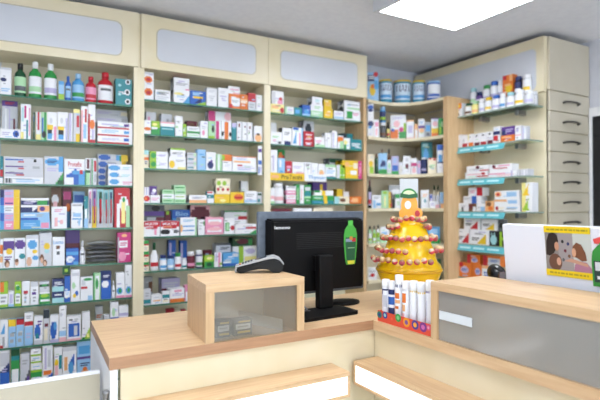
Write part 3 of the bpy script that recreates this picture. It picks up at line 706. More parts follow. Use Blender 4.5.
206.2 215.8 152|box W|e .45 .7 .32 .2 N, e .55 .5 .12 .08 V|white box with navy blob
216.3 222 154|box g|r .3 0 .6 1 W|pale green striped box
222.5 232 161|box W|t .2 .3 .8 .6 w|white box below orange one
+222 232 154.5|box O|r .3 .1 1 .9 O, r 0 .1 .25 .9 L|orange and lime box
232.4 257 164|box W|t .2 .4 .9 .8 v, r .2 .1 .4 .3 R|white box with orange line
+232.4 256.5 156.5|box W|r .05 .6 .75 .85 o, t .15 .15 .6 .45 v, r 0 0 1 .1 O|white box with orange line
@M4 medicine_box middle bay's fourth shelf
142.8 150 195|box W|e .5 .45 .5 .35 R, e .35 .45 .2 .18 O|white box with red disc
+142.8 149.6 187|box v|r .2 0 .4 1 W, r .6 0 .8 1 W|lavender striped box
150.4 160 195|box W|t .1 .3 .9 .7 p|white box with pink lettering
+150.2 157 186|box V|e .6 .5 .3 .2 W, e .4 .8 .3 .14 v|purple box with white mark
162.3 174 198.5|box g|t .1 .3 .8 .7 G|flat pale green box
+162.3 174 194|box W|t .1 .3 .8 .7 G|flat white and green box
+162.3 174 189.5|box g|t .1 .3 .8 .7 G|flat pale green box
174.4 186 199|box g|t .1 .3 .9 .7 G|flat pale green box
+174.4 186 194.5|box W|t .1 .3 .9 .7 L|flat white and green box
+174.4 186 190|box g|t .1 .3 .9 .7 G|flat pale green box
+174 185.6 185|box g|t .1 .3 .9 .7 G|flat pale green box
189.2 206.8 195|box W|r 0 .6 1 1 o, t .15 .2 .85 .5 S|white box with orange lower edge
207.2 214 191|box T|r 0 0 1 .3 W, r 0 .6 1 1 W, r 0 .05 .8 .18 R|white and teal box
214.3 229.8 194|box Y|r 0 .1 .5 .9 Y, t .15 .3 .6 .5 o, e .55 .7 .2 .15 y|yellow box
+216 230 178.5|box C|e .2 .3 .15 .15 L, e .6 .3 .15 .15 L, e .15 .7 .1 .1 R, e .5 .7 .1 .1 R, e .85 .7 .1 .1 R|cream box with green and red dots
230.2 244 192|box Y|e .6 .45 .35 .28 O, r .3 .4 .9 .6 R|yellow box with red-orange splash
244.5 256.8 191|box W|t .1 .2 .8 .5 S, r 0 .75 1 .9 b|white box, grey lettering
~241 248 181|box W|e .7 .6 .2 .1 R, r 0 .8 1 1 p|white back box with red spot
257.2 262.2 192|box w|r .1 .1 .9 .3 D, r .1 .6 .6 .9 T|narrow pale box, dark green top
@M5 medicine_box middle bay's fifth shelf
142.8 160 221|box W|e .5 .2 .6 .3 R, x .1 .1 .9 .27 W MULTIV, t .1 .34 .6 .42 W, r .65 .5 .8 .9 p|red and white box lettered MULTIV
160.5 179.4 221|box W|e .5 .2 .6 .3 R, x .12 .1 .88 .27 W MULTIV, t .15 .34 .6 .42 o, e .25 .72 .3 .16 K, e .75 .7 .25 .12 s, r .5 .6 .7 1 W|red box with black photo
~142.8 164.5 203.5 y=.115|box s|r 0 .2 1 .35 V, e .4 .7 .35 .3 S, r .6 .4 1 .8 M, e .6 .1 .2 .1 K|grey-violet photo box
~165 171 211|box M|r .2 0 .7 .15 L|maroon box
~172 190 209.5|box c|r 0 0 1 .35 B, x .2 .08 .9 .25 b Bio, r 0 .5 .3 1 o|blue box with pale lettering
~190.5 210 204.5|box r|e .5 .3 .5 .25 M, r .2 .6 .4 1 S, r .6 .6 .9 1 s|pink and maroon box
180.4 196.8 217.5|box W|t .15 .1 .8 .25 b, r .1 .45 .85 .52 c, r .1 .7 .85 .76 c, r .9 0 1 1 g, e .05 .6 .1 .2 o|white box with blue lines
198 204.8 219.5|box W|r .8 .1 1 .4 G, t .1 .3 .6 .7 w|white box, green corner
205.4 223.4 226 d=.07|box p|r .1 .3 .9 .7 W, e .5 .35 .4 .2 r, r 0 .85 1 1 r|pink and white box
+205.4 223.4 217|box p|r .15 .25 .9 .65 W, e .5 .7 .4 .2 r, r 0 0 1 .12 r|pink and white box
224.2 234.6 218.5|box W|r .1 .25 .5 .8 G, r .2 .3 .45 .75 g, e .8 .6 .2 .15 R|white box with green frame
~224.4 247 210.5|box W|r 0 0 1 .06 G, r .6 .25 1 .4 R, t .2 .45 .7 .6 S, r .8 .6 1 .9 G|tall white box with red bar
235.2 256.4 224|box W|r .5 .3 1 .52 R, t .1 .4 .5 .6 v, d .7 .6 1 1 G|white box with red bar
@M6 medicine_box middle bay's sixth shelf
142.8 149 262|box C|r 0 0 1 .3 G, r 0 .3 1 .45 R, t .2 .6 .8 .9 S|green, red and white box
+142.8 149 251.5|box C|r 0 0 1 .3 G, r 0 .3 1 .5 R, t .2 .6 .8 .9 S|green, red and white box
+142.8 149 240.5|box C|r 0 0 1 .3 G, r 0 .3 1 .45 R, t .2 .6 .8 .9 S|green, red and white box
150.8 159.2 242.5|spray W D W R||white bottle, dark green cap
160.2 167.6 255|pill b N W c||white pill bottle, navy cap
168 175 255.5|pill b N b W||light blue pill bottle, navy cap
175.4 182 253|pill W G W R||white pill bottle, green cap
~168.5 176 240|box B|r .1 .1 .4 1 v|tall blue stand box
~180 187 240.5|box B|r .1 .1 .4 1 v|tall blue stand box, right one
182.4 187.6 258|pill W W W T||small white bottle
188 196 252|jar M W M p||dark maroon jar, white lid
196.4 203.6 250.5|jar N W W G||dark blue jar, white lid
~204.6 212 250|box M|r 0 .3 1 .6 n|maroon back box
204.6 214 255.5|box L|r 0 .5 1 1 G, e .5 .75 .3 .15 D, e .5 .25 .3 .1 y|lime and green box
214.4 222 252.5|box W|r .15 0 .35 .6 v, r .5 0 .8 1 p, e .85 .8 .2 .1 L|white box, purple and pink stripes
~216 231 243.5|box W|r 0 0 1 .08 s, t .3 .15 .9 .3 k|tall white back box
223 239 253|box c|r 0 .65 .5 .75 W, r .6 .05 .95 .3 w, t .2 .35 .7 .5 b, r 0 .8 1 1 B|blue box with pale patch
~232.6 256.8 246 y=.11|box W|r .25 0 .45 1 L, e .75 .3 .2 .15 v, r .5 .6 1 .9 y|white box with lime stripe
+232.6 252.4 237.5 y=.11|box D|e .5 .45 .3 .3 M, r .8 .2 1 .9 G|dark green and red box
@M7 medicine_box middle bay's seventh shelf
142.8 150.8 289|box w|r 0 .65 1 .9 T, t .3 .2 .8 .5 S|pale box, dark teal band
~142.8 152.5 277|box S|r .6 .2 1 .6 n, r 0 .9 1 1 D|dim grey back box
151.2 161.6 294.5|box W|t .2 .2 .8 .4 w, r .2 .55 .9 .7 o|white box with peach line
162 169.6 291.5|box W|r .05 .25 1 .55 T, r .1 .7 .9 .9 C|white box with teal-blue band
170 184.6 288.5|box W|r .3 .1 .8 .25 p, t .15 .35 .95 .55 v, r 0 .72 1 1 O|white box with orange base
~161.5 180 278.5|box v|r 0 .45 1 .6 M, t .1 .15 .9 .4 w|lavender-grey box, dark red line
185 192 285|box p|r .1 .4 .9 1 W|pink and white box
@M8 medicine_box middle bay's eighth shelf
~167 174.5 309|box R|r 0 .3 .7 .5 o|red box top
~175 180.5 309.3|box C||cream box top
~181 186 309.6|box R||second red box top
@R1 medicine_box right bay's top shelf
270.6 284 104|box y|r .1 .2 .6 .5 o, e .85 .65 .15 .3 R, t .1 .6 .6 .9 C|pale yellow box with red drop
+271.6 283.8 91|box W|r 0 .1 .3 1 w, e .75 .6 .15 .15 R, r .5 .7 .9 1 p|white box with red spot
285 294 106.5|box W|r 0 0 .2 1 g, t .3 .3 .9 .6 v|low white box
294.4 302 107.5|box T|r .1 .3 .7 .8 c|low teal box
302.3 310.4 105|box B|e .5 .6 .3 .2 c, r 0 .8 1 1 b|blue box
310.8 323 111 d=.07|box g|t .1 .2 .8 .7 W|pale green box
+310.8 323 104.5 d=.07|box W|t .3 .2 .8 .7 g|pale green-white box
+312 322.4 97|box W|t .3 .3 .8 .7 t|pale white box
324 332.8 109|box Y|t .2 .3 .8 .7 o|yellow box
+324 331.4 99.5|box Y|t .2 .3 .8 .7 o|yellow box
334 343.6 111|box W|t .1 .2 .9 .5 v, r 0 .7 1 .9 b|white box with pale blue line
344.2 360.4 110.5|box W|r .15 .1 .5 .8 G, t .55 .2 .9 .5 p|white box with green square
+344.2 359.8 101|box W|r 0 0 1 .15 w, t .2 .3 .9 .5 S, r .2 .7 1 .9 g|white box with pale green line
@R2 medicine_box right bay's second shelf
270.6 282 132|box W|t .15 .3 .8 .5 g, e .8 .85 .14 .1 k, t .2 .6 .5 .8 p|white box with faint green lettering
~270.6 276.5 122.5|box W|t .2 .4 .8 .6 w|tall white back box
282.4 291.6 128|box W|t .2 .2 .8 .45 S, r .2 .78 .9 1 N|white box with navy base
292 303 127.5|box W|r .1 0 .6 .15 B, d .1 .2 .4 .9 c, r .65 .3 .78 1 p, r .85 0 1 1 b|white box, blue and pink stripes
303.6 314 131.5|box R M|t .2 .15 .8 .28 W, t .2 .42 .8 .56 W, t .2 .72 .8 .86 W|dark red box with white lettering
~303.6 314 121|box w|e .45 .3 .3 .2 k, r .2 .6 .8 .8 S|grey-white back box with dark emblem
314.6 324.6 137|box W|r 0 .75 1 1 g, t .1 .3 .7 .6 p|low white box, green base
325 331.4 133|box W|r .3 0 .4 1 w|plain white slim box
331.8 337.2 131|box W|r .2 .1 .4 1 v|white slim box, lavender stripe
337.7 343.4 135.5|box W|r 0 .1 1 .5 O, r .4 .4 1 1 g|orange and white box
343.8 350 138|box W|e .3 .4 .3 .2 y, r 0 .6 .4 1 G|white and green box
~343 352.8 133.5|box T|r 0 0 .4 .5 k|teal back box
350.4 362 139.5|box T|t .1 .35 .9 .7 W, r 0 .05 1 .2 T|teal box with white lettering
@R3 medicine_box right bay's third shelf
270.6 277.4 150|box W|r .3 .2 .5 .8 v|tall white box
~277.6 285 149.5|box G|e .4 .3 .3 .2 O, e .8 .4 .2 .2 R|green box with red flower
277.8 285 158|box b|r .2 .1 .5 .5 W, e .5 .8 .3 .12 c|white-blue box
285.4 292 161|box R|r .2 .3 .9 .45 p, r .6 .6 .8 1 P|red box
292.4 304 162|box W|t .1 .25 .8 .45 v, r .3 .7 1 .85 p|white box, pink line
304.4 311 162|box W|t .2 .1 .8 .3 k, r .5 .4 .55 1 S|white box with dark top marks
311.3 317.8 163|box W|r .2 .3 .25 1 v, r .7 .3 .75 1 v|white box with fine lines
318.2 325 164|box W|e .5 .65 .35 .2 o|white box with orange spot
325.4 336 164.5|box W|r 0 0 1 .2 g, t .1 .4 .9 .7 b, r 0 .9 1 1 T|white box, green top edge
~329 342 158.5|box S|r 0 0 1 .2 D, t .2 .4 .8 .6 M|grey box, dark green lid
336.4 345 165|box L|r 0 0 .4 1 w, r .6 .3 .7 .9 G|lime and white box
345.4 358 168.5|box Y|r .4 .2 .9 .6 W, t .1 .4 .3 .6 o|yellow box
+342.4 358 160.5|box Y|e .3 .5 .15 .3 o, r .7 .3 1 1 C|yellow box
358.3 362.6 161|box P|r .2 .3 .8 .7 p|pink box end
@R4 medicine_box right bay's fourth shelf
270.6 274.5 188|box W|r 0 .5 1 .7 r, r 0 .85 1 1 g|small white and pink box
275.4 285.6 182.5|jar W W W r||white plastic jar
286.2 296 199.3|box p|t .1 .2 .9 .6 W|flat pink and white box
+286.2 296 195|box W|t .1 .3 .9 .7 r|flat pink and white box
+286.2 296 190.5|box p|t .1 .2 .9 .6 W|flat pink and white box
+286.2 296 185.5|box W|t .1 .2 .9 .6 S, r .2 0 .9 .15 D|flat white box with green line
296.3 299.8 184|box G|r .3 .2 .6 .8 g|narrow green box
300 304 185|box W|r .3 .2 .5 .8 r|narrow white box
304.3 311 185|box G|r .1 .1 .9 .3 w, e .5 .5 .5 .18 T, r 0 .6 1 .7 g|green and white box
~312.5 327 182|box V|r .5 .1 .7 .8 Y|dark purple box with yellow bar
311.6 334 200.5|box T|r .55 0 .7 1 Y, t .1 .3 .5 .7 c|flat teal box, yellow ribbon
+311.8 334 195.5|box G|r .52 0 .68 1 Y, t .1 .3 .4 .7 g|flat green box, yellow ribbon
+314 333.4 190.5|box W|r .4 0 .58 1 Y, r 0 0 .3 .4 G|flat white box, yellow ribbon
~336.6 343 189|box Y|r 0 .5 1 1 r|yellow-topped pink box
~343.4 349 191.5|box W|r .4 .4 1 1 r|pale box beside it
334.6 349.4 196.5|box C|e .55 .5 .2 .25 n, r 0 0 .3 1 t|cream box with brown spot
349.8 361.4 196.5|box O|r .2 .2 .7 .8 o|orange box
@R5 medicine_box right bay's fifth shelf
270.8 292 208.5|box n|r .1 0 .9 .3 M|dark reddish brown box
293 312 208.2|box W||white box just above the monitor
313 333 208|box C||cream box just above the monitor
@C1 milk_carton corner's top shelf
367.6 378.6 72 y=.0|box b|r 0 .1 .6 .32 N, t .1 .12 .7 .25 W, e .75 .08 .22 .09 R, e .45 .62 .28 .2 Y, e .45 .5 .16 .08 O, r .6 .3 1 .6 c|blue carton with yellow animal
379.2 392.6 79|can 3f93b4 Y d3e2f0 c|x .1 .22 .9 .5 N NAN|teal milk can with gold lid, left one
394 412 79.5|can 3f93b4 Y d3e2f0 c|x .1 .22 .9 .5 N NAN|teal milk can with gold lid, middle one
413 426 80|can 3f93b4 Y d3e2f0 c|x .1 .22 .9 .5 N NAN|teal milk can with gold lid, right one
427.6 441.5 80.5|can B b W B|-|blue and violet milk can without gold
@C2 medicine_box corner's second shelf
367.6 373.6 119.5|box W|e .5 .25 .5 .16 N, e .4 .45 .3 .08 c|white box with blue figure
+367.6 373.6 102.5|box W|e .5 .22 .5 .13 B, e .5 .42 .4 .1 N|white box with blue figure
374 379 119.5|box W|r .2 .15 .9 .4 p, r .3 .5 .7 .9 r|white box with pink print
380 386.2 122|jar k W s n||dark jar under another jar
+379.6 386 106.5|jar c b N L||blue-green jar on top of another
386.6 390 122|bottle K K y R||small dark bottle with yellow label
390.4 406 115|box W|t .1 .08 .9 .18 v, e .4 .38 .2 .14 r, r 0 .62 .5 1 O, r .55 .7 1 1 G, e .15 .64 .12 .06 B, e .7 .62 .15 .1 P, r .85 .35 1 .7 L|white carton, orange and green foot
406.4 414 120|box W|r 0 0 1 .08 o, r .2 .3 .8 .7 v, r 0 .94 1 1 r|white box with lilac panel
414.3 418 124|box o|r .2 .4 .8 1 W|small peach box
418.3 424.8 119|box W|t .2 .1 .8 .25 c, r 0 .35 1 .5 V, e .5 .6 .4 .12 o|white box with purple band
425.1 431 122|box S|r .1 .2 .9 .6 c, r .2 .7 .8 .9 s|grey-blue box
431.4 438.6 118|box W|r 0 .55 1 .8 Y, r 0 .8 1 1 O, e .5 .3 .35 .14 r, r 0 0 1 .06 V|white box with yellow and orange foot
438.9 443.4 118|box G|r .1 .5 .5 .9 L, r .5 .2 .9 .5 g|green box
@C3 medicine_box corner's third shelf
367.6 374.2 154|box C|e .5 .5 .35 .15 Y, r .3 .65 .9 1 L|cream and yellow box
374.6 378 153.5|bottle D n D||small dark green bottle, brown cap
378.4 387 153|box b|d .2 .3 .5 .65 N, e .65 .5 .2 .14 N, r 0 .78 1 1 G|light blue box with navy leaf
~380.4 383.6 149|bottle n n n||brown-capped bottle
~387.2 391 149|bottle n K C||dark-capped bottle
387.4 391.2 160|box W|e .5 .4 .3 .2 g, r 0 .9 1 1 g|small white box
391.6 398.8 156|box v|r .1 .5 .9 .8 B, r 0 .82 1 1 G, t .2 .1 .8 .4 b|grey-blue box with green foot
399.2 402.8 162|box W|r .3 .3 .6 .9 C|low white box
403.2 410.6 156|box W|e .5 .55 .22 .14 M, e .5 .2 .25 .1 w|white box with dark red spot
411 417 158|box W|r 0 .3 1 .5 P, r .2 .6 .8 .9 r|white box with pink band
417.3 420.6 161|box v|r .2 .2 .8 .5 p|narrow lilac box
421 427.6 157.5|can N w N v|-|dark navy can
~421.4 432.6 140.5|box T k|r .1 .05 .6 .15 t, e .4 .4 .25 .2 c|tall teal box
428 436.8 158|box C|r .1 0 .4 .1 R, t .2 .4 .8 .7 g, r .6 0 .9 .15 R|cream box with red top marks
437.2 443.4 144.5|box W|r 0 0 1 .2 B, r .2 .35 .8 .6 c, r 0 .6 1 .65 N|tall white and blue box
@C4 medicine_box corner's fourth shelf
367.8 371.6 180|bottle K M v R||dark bottle with reddish cap
372 381 195|box W|r .1 .4 .4 1 b, t .2 .1 .9 .3 S, r .5 .6 1 .8 c|low white and blue box
381.4 388.4 190.5|box g|r .2 .05 .8 .2 L, r .4 .3 .6 .9 y|light green box
388.7 392 192|box Y|r .6 0 1 1 n, e .7 .8 .3 .12 R|yellow and brown box
~389 403 185|box S|e .5 .3 .4 .12 W, r 0 .6 1 1 s|grey case
395 403.4 194|box W|r 0 0 1 .3 G, t .2 .5 .8 .8 g|white box with green top
421 429 190|box W|e .5 .6 .14 .1 T, t .2 .2 .8 .4 o|white box, teal dot
429.3 439.5 201|box W|t .1 .2 .5 .7 v, r .6 .5 1 1 r|low white box with pink corner
+429.8 432.4 194|box v|r 0 .2 1 .6 B|small lilac box
432.7 436.2 185.5 y=.05|bottle C D W Y||pale bottle, dark green cap
436.5 440 185.5 y=.05|bottle C D W Y||pale bottle, dark green cap, right one
440.3 444 192|box b|r 0 .7 1 1 o|light blue box
@C5 medicine_box corner's fifth shelf
368 372 226|bottle g K W L||dark-capped bottle, left one
372.4 376 226|bottle g K L W||dark-capped bottle, second one
376.4 379.8 225|bottle W K L g||dark-capped bottle, third one
380.2 389 227|box W|r .2 .3 .8 .6 b, r 0 .7 1 1 g|white and green box
428 440 227|box c|r .1 .1 .8 .4 b, r 0 .7 1 1 G|light blue pack
@C6 medicine_box corner's sixth shelf
368.2 377 268|box W|e .5 .6 .25 .15 R, t .1 .2 .9 .4 S|white box with red spot
430 441 259|box D|r .1 .5 .9 .9 W|dark green box
@B1 vitamin_box right wall's top shelf
455.6 461.6 103.5|box W|r 0 0 1 .4 O, r .2 .1 .8 .3 Y, r .3 .7 .6 .9 K|white box with orange top
463 469.6 103|pill C D W n||cream bottle, dark green cap
470 476.4 101|pill y g y o||pale yellow bottle, pale cap
476.9 482.8 98.5|pill W W W v||first plain white vitamin bottle
483.2 489.6 97|pill W Y W Y||white bottle with yellow cap
490 497.6 95|pill W B W v||white bottle with blue cap
498 503.8 93|pill W W W c||white bottle, pale blue label foot
504.2 511.8 92|pill W t W v||white bottle with aqua cap
512.4 521.6 89.5|pill W W W Y||white bottle, yellow label foot
522.4 531 90.5|pill W W w v||large white bottle near shelf end
529.8 535.6 91 y=.09|pill w w W||pale bottle at shelf end
@A1 vitamin_box right wall's riser
468.4 474 88|pill W t W g||white bottle, aqua cap
474.4 480.6 92|pill N N V W||navy bottle
481.2 487.6 85|pill W G W v||white bottle, green cap
488.4 495.4 81|pill W B W v||white bottle, blue cap
496.2 501.8 80|pill W W W v||slim white bottle
502.6 512.4 75|box O|r 0 0 .4 .2 R, e .6 .6 .35 .2 Y, r .2 .4 .8 .5 o, r .7 0 1 .3 o|orange box with red corner
513 519.6 76|pill K N N W||black bottle
520.6 528.6 74|pill W W W Y||tall white bottle, yellow foot
@B2 medicine_box right wall's second shelf
456 461.4 135|box W|t .2 .4 .8 .7 w|plain white box
461.8 467.4 135|box W|r .1 .7 1 1 R, r .2 .3 .5 .5 w|white box with red base
467.8 473.4 134|box W|r .1 .7 1 1 O, r 0 0 .2 .5 y|white box with orange base
473.8 479.4 133.5|box W|r .1 .75 1 1 M, e .5 .2 .2 .06 K|white box with dark red base
479.8 486.2 132.5|box W|r .1 .75 1 1 R, e .5 .2 .2 .06 K|white box with red base, right of another
486.6 492.6 131.5|box W|r .1 .7 1 1 M, e .5 .2 .2 .06 K|white box with maroon base
493.2 500 126.5|box W|r 0 .28 1 .5 N, r 0 .55 .7 .85 R|white box, navy and red bands
500.6 514 135|box O|r .05 .2 .8 .4 o, t .1 .5 .7 .7 R|orange box
+501.6 514.6 126.5|box V|r 0 .4 .3 1 N, t .3 .25 .9 .7 v|purple box
515 520.8 125.5|box W|r .2 .2 .6 .4 v, r 0 .6 1 .7 r|white box by purple one
521.2 526.6 126|box w|r .2 .1 .4 1 v, r .6 .1 .8 1 W|pale lavender box
@B3 medicine_box right wall's third shelf
465 488 172|box W|t .1 .2 .9 .5 r, r .5 .6 1 .8 R, e .8 .3 .08 .2 R|flat white box, red ribbon print
+466.5 489 165.5|box W|t .1 .4 .5 .8 w, e .5 .3 .08 .25 M, r .6 .7 1 .9 R|flat white box, red ribbon print
488.4 517 171|box W|r 0 .3 .6 .5 p, t .3 .5 .9 .9 r, r .8 0 .85 1 v|flat white box with pink pattern
+489.4 512 164|box W|e .2 .3 .08 .25 M, r .2 .5 .8 .65 R, t .4 .1 .9 .4 p|flat white box with pink pattern
517.4 528 169|box w|r .2 .1 .3 1 S, r .6 .1 .7 1 W|grey-white striped box
@B4 medicine_box right wall's fourth shelf
458.6 468.4 203|box W|t .1 .2 .8 .4 w, r .3 .5 .5 1 s|low white box
468.6 476 203.5|box n|r 0 .2 .5 .6 M, r .6 .4 1 1 W|brown photo box
+463.4 480.4 196|box W|r .5 0 .78 1 B, t .05 .2 .4 .5 S|white box with blue square
+468.4 482.4 187.5|box W|r .6 0 1 1 R, t .1 .3 .5 .7 p|white and red box
476.4 484.8 203.5|box W|r .5 .4 1 1 b|white box, blue corner
485.2 494 201|box o|e .4 .3 .3 .2 n, e .6 .7 .3 .2 O|orange figure box
494.4 520 205|box W|t .1 .3 .4 .7 C, r .5 .3 .9 .5 b, e .1 .5 .06 .3 R|white box with pale blue print
+494.4 519.6 198|box W|r 0 .2 .5 .5 o, r .55 .3 .9 .8 b|white box with orange print
+494.4 519 190.5|box W|e .15 .5 .14 .35 o, e .15 .5 .07 .2 R, r .5 .2 .9 .8 b|white box with red-orange disc
521.6 532.4 197|box W|r 0 0 .4 1 y, d .1 .1 .7 .9 L, r .6 .2 1 .8 W|white and yellow box
+521.6 532.4 182.5|box W|r 0 0 .4 1 y, d .1 .1 .7 .9 Y, r .6 .2 1 .8 W|white and yellow box
@B5 medicine_box right wall's fifth shelf
456.2 469.4 229|box W|t .1 .5 .5 .75 K, d .45 .3 .95 .95 R|white box, red triangle
+464 480.2 218|box W|t .1 .45 .5 .7 K, d .4 .3 .85 .95 R|white box, red triangle
470 489 230|box W|t .1 .5 .5 .75 K, d .4 .3 .85 .95 Y|white box, yellow triangle
+481.4 497.4 219|box W|t .1 .4 .5 .65 K, d .3 .4 .8 .95 Y|white box, yellow triangle
489.4 498.6 231|box K|e .45 .6 .36 .32 t, r .2 .1 .3 .4 t, r .5 .1 .6 .4 t|black box with pale hand
+498 504 219.5|box s|r .2 .3 .8 .7 K|dark grey box
499 505 231|box K|r .1 .05 .5 1 L, r .4 .4 .9 .6 L|black and lime box
@B6 medicine_box right wall's lowest shelf
457.6 471.4 262.5|box O|e .5 .5 .3 .22 v, t .3 .4 .7 .6 B, r .1 0 .4 .3 R|orange box, blue logo
+467 479.6 254.5|box O|e .6 .6 .26 .25 v, t .45 .45 .75 .7 B, r 0 0 .3 1 R|orange box, blue logo
472 481.4 264|box O|e .6 .5 .3 .22 v, t .4 .4 .8 .6 B|smaller orange box
481.8 494.6 266|box W|t .15 .4 .8 .75 B, r 0 0 1 .2 o, r 0 .85 1 1 r|white box, blue lettering
+483 500 256|box O|r .3 .2 1 1 w, t .4 .35 .9 .6 B, r 0 0 .25 1 R|orange and white box
''')
# ------------------------------------------------------------------ shelf labels
def shelf_card(name, label, fr, shelf, u0, u1, v0, v1, col, txts, yo=.009):
    z0 = SH[shelf][1]; um = (u0 + u1) / 2
    x0, _ = fr.hit(u0, v0, yo); x1, _ = fr.hit(u1, v0, yo); _, zt = fr.hit(um, v0, yo); _, zb = fr.hit(um, v1, yo)
    m = MB(); w, h = x1 - x0, zt - zb
    m.box(-w / 2, 0, 0, w / 2, .003, h, mat(col))
    for a, b, c, d_, cc, t in txts:
        if t: m.text(t, (a - .5) * w, (1 - d_) * h, (c - .5) * w, (1 - b) * h, -.0006, mat(cc))
        else: m.add([((a - .5) * w, -.0006, (1 - d_) * h), ((c - .5) * w, -.0006, (1 - d_) * h), ((c - .5) * w, -.0006, (1 - b) * h), ((a - .5) * w, -.0006, (1 - b) * h)], [(0, 1, 2, 3)], mat(cc))
    return tag(m.build(name, None, fr.at((x0 + x1) / 2, yo, zb), fr.rz), label, 'label', 'shelf labels clipped to the glass shelves')
shelf_card('shelf_label', 'yellow shelf label lettered ProTectis on the right bay', FR, 'R3', 269.4, 304.4, 173.2, 180.6, 'Y', [(.33, .2, .93, .8, 'K', 'ProTectis'), (.06, .3, .26, .7, 'o', None)])
shelf_card('shelf_label', 'white shelf label lettered pale blue beside the yellow one', FR, 'R3', 304.6, 326.2, 174.2, 181.4, 'W', [(.16, .2, .95, .8, 'c', 'Thyosin')])
shelf_card('shelf_label', 'narrow upright white shelf label with blue blocks', FM, 'M3', 258, 262, 146, 175, 'W', [(.05, .1, .95, .22, 'V', None), (.05, .5, .95, .64, 'B', None), (.1, .72, .4, .95, 'B', None), (.6, .72, .9, .9, 'v', None)], .006)
shelf_card('shelf_label', 'small dark green label hanging under the left bay\'s fifth shelf', FL, 'L5', 62.3, 70.2, 266.5, 274.5, 'D', [(.3, .3, .7, .7, 'L', None)])

# ------------------------------------------------------------------ counters
HCN = .95
X0, X1, XE = .275, 1.254, 1.88
YFc, YBc = 1.572, 2.12
cl = thing('sales_counter', 'left counter with oak top and cream front, monitor on it', 'counter', (X0, YFc, 0))
EDGSHADE = noisy('oak_edge_shaded', 'ad8363', 'ba8f6d', 14, .4, (.5, 9, 9), .03, 6)  # darker copy of the oak, shade on the left counter's edge is painted in
m = MB(); m.prism([(-.006, 0), (XE - X0, 0), (XE - X0, YBc - YFc), (.018, YBc - YFc)], HCN - .036, HCN, WOODX, EDGSHADE); m.build('countertop', cl)
MB().box(.03, .022, .08, X1 - X0 + .03, .04, HCN - .037, CREAM).build('front_panel', cl)
MB().prism([(-.002, .012), (.02, .012), (.04, YBc - YFc - .01), (.016, YBc - YFc - .01)], 0, HCN - .037, WHITE).build('side_panel', cl)
MB().box(.03, .03, 0, XE - X0 - .6, .045, .079, mat('7b7468')).build('plinth', cl)
def light_ledge(parent, x0, x1, y0, y1, z0, z1, axis):
    """oak ledge with a glowing front; axis says which way its front faces"""
    W_ = WOODX if axis == 'y' else WOODY; b = .009
    m = MB(); m.box(x0, y0, z1 - .014, x1, y1, z1, W_); m.box(x0, y0, z0, x1, y1, z0 + .010, W_)
    if axis == 'y': m.box(x0, y0, z0 + .010, x0 + b, y1, z1 - .014, W_); m.box(x1 - b, y0, z0 + .010, x1, y1, z1 - .014, W_)
    else: m.box(x0, y0, z0 + .010, x1, y0 + b, z1 - .014, W_); m.box(x0, y1 - b, z0 + .010, x1, y1, z1 - .014, W_)
    g = m.build('bag_ledge', parent); m = MB(); GL = glow('ledge_diffuser', 'fffdf8', 1.9)
    if axis == 'y': m.box(x0 + b, y0 + .003, z0 + .010, x1 - b, y0 + .02, z1 - .014, GL)
    else: m.box(x0 + .003, y0 + b, z0 + .010, x0 + .02, y1 - b, z1 - .014, GL)
    m.build('light_panel', g)
light_ledge(cl, .05, 1.07 - X0, -.10, .0215, .717, .806, 'y')

cr = thing('sales_counter', 'right counter with oak top running towards the viewer', 'counter', (X1, .1, 0))
m = MB(); m.box(0, 0, HCN - .036, XE - X1, YFc - .1 - .001, HCN, WOODY); m.build('countertop', cr)
MB().box(.022, 0, .08, .04, YFc - .1 + .02, HCN - .037, CREAM).build('front_panel', cr)
MB().box(.03, 0, 0, .045, YFc - .1, .079, mat('7b7468')).build('plinth', cr)
light_ledge(cr, -.095, .0215, .0, YFc - .1 - .0, .717, .806, 'x')

# ------------------------------------------------------------------ display cases standing on the counters
def case(name, label, x0, x1, y0, y1, z1, front, wood):
    t = thing(name, label, 'display case', ((x0 + x1) / 2, (y0 + y1) / 2, HCN + .0005)); w, dp, h, k = (x1 - x0) / 2, (y1 - y0) / 2, z1 - HCN, .03
    sk = .031 if front == 'y' else 0
    MB().prism([(-w, -dp), (w, -dp), (w, dp), (-w + sk, dp)], h - .028, h, wood).build('top_board', t)
    if front == 'y':
        MB().prism([(-w, -dp), (-w + k, -dp), (-w + sk + k, dp), (-w + sk, dp)], 0, h - .0282, WOODZ).build('side_board', t); MB().box(w - k, -dp, 0, w, dp, h - .0282, WOODZ).build('side_board', t)
        MB().box(-w + k + sk, dp - .012, 0, w - k, dp - .002, h - .0282, milky('milky_back_board', 'efebe2')).build('back_board', t)
        MB().box(-w + k, -dp + .006, .001, w - k, -dp + .010, h - .0285, CASEL).build('front_glass', t)
    else:
        MB().box(-w, -dp, 0, w, -dp + k, h - .0282, WOODZ).build('side_board', t); MB().box(-w, dp - k, 0, w, dp, h - .0282, WOODZ).build('side_board', t)
        MB().box(w - .012, -dp + k, 0, w - .002, dp - k, h - .0282, milky('milky_grey_back_board', 'e8eaee')).build('back_board', t)
        MB().box(-w + .006, -dp + k, .001, -w + .010, dp - k, h - .0285, CASE).build('front_glass', t)
    return t
case('display_case', 'oak display case with frosted glass front under the card terminal', .566, .940, YFc + .002, 1.860, 1.143, 'y', WOODX)
case('display_case', 'long oak display case with grey glass on the right counter', X1 + .002, 1.52, .12, 1.262, 1.143, 'x', WOODY)
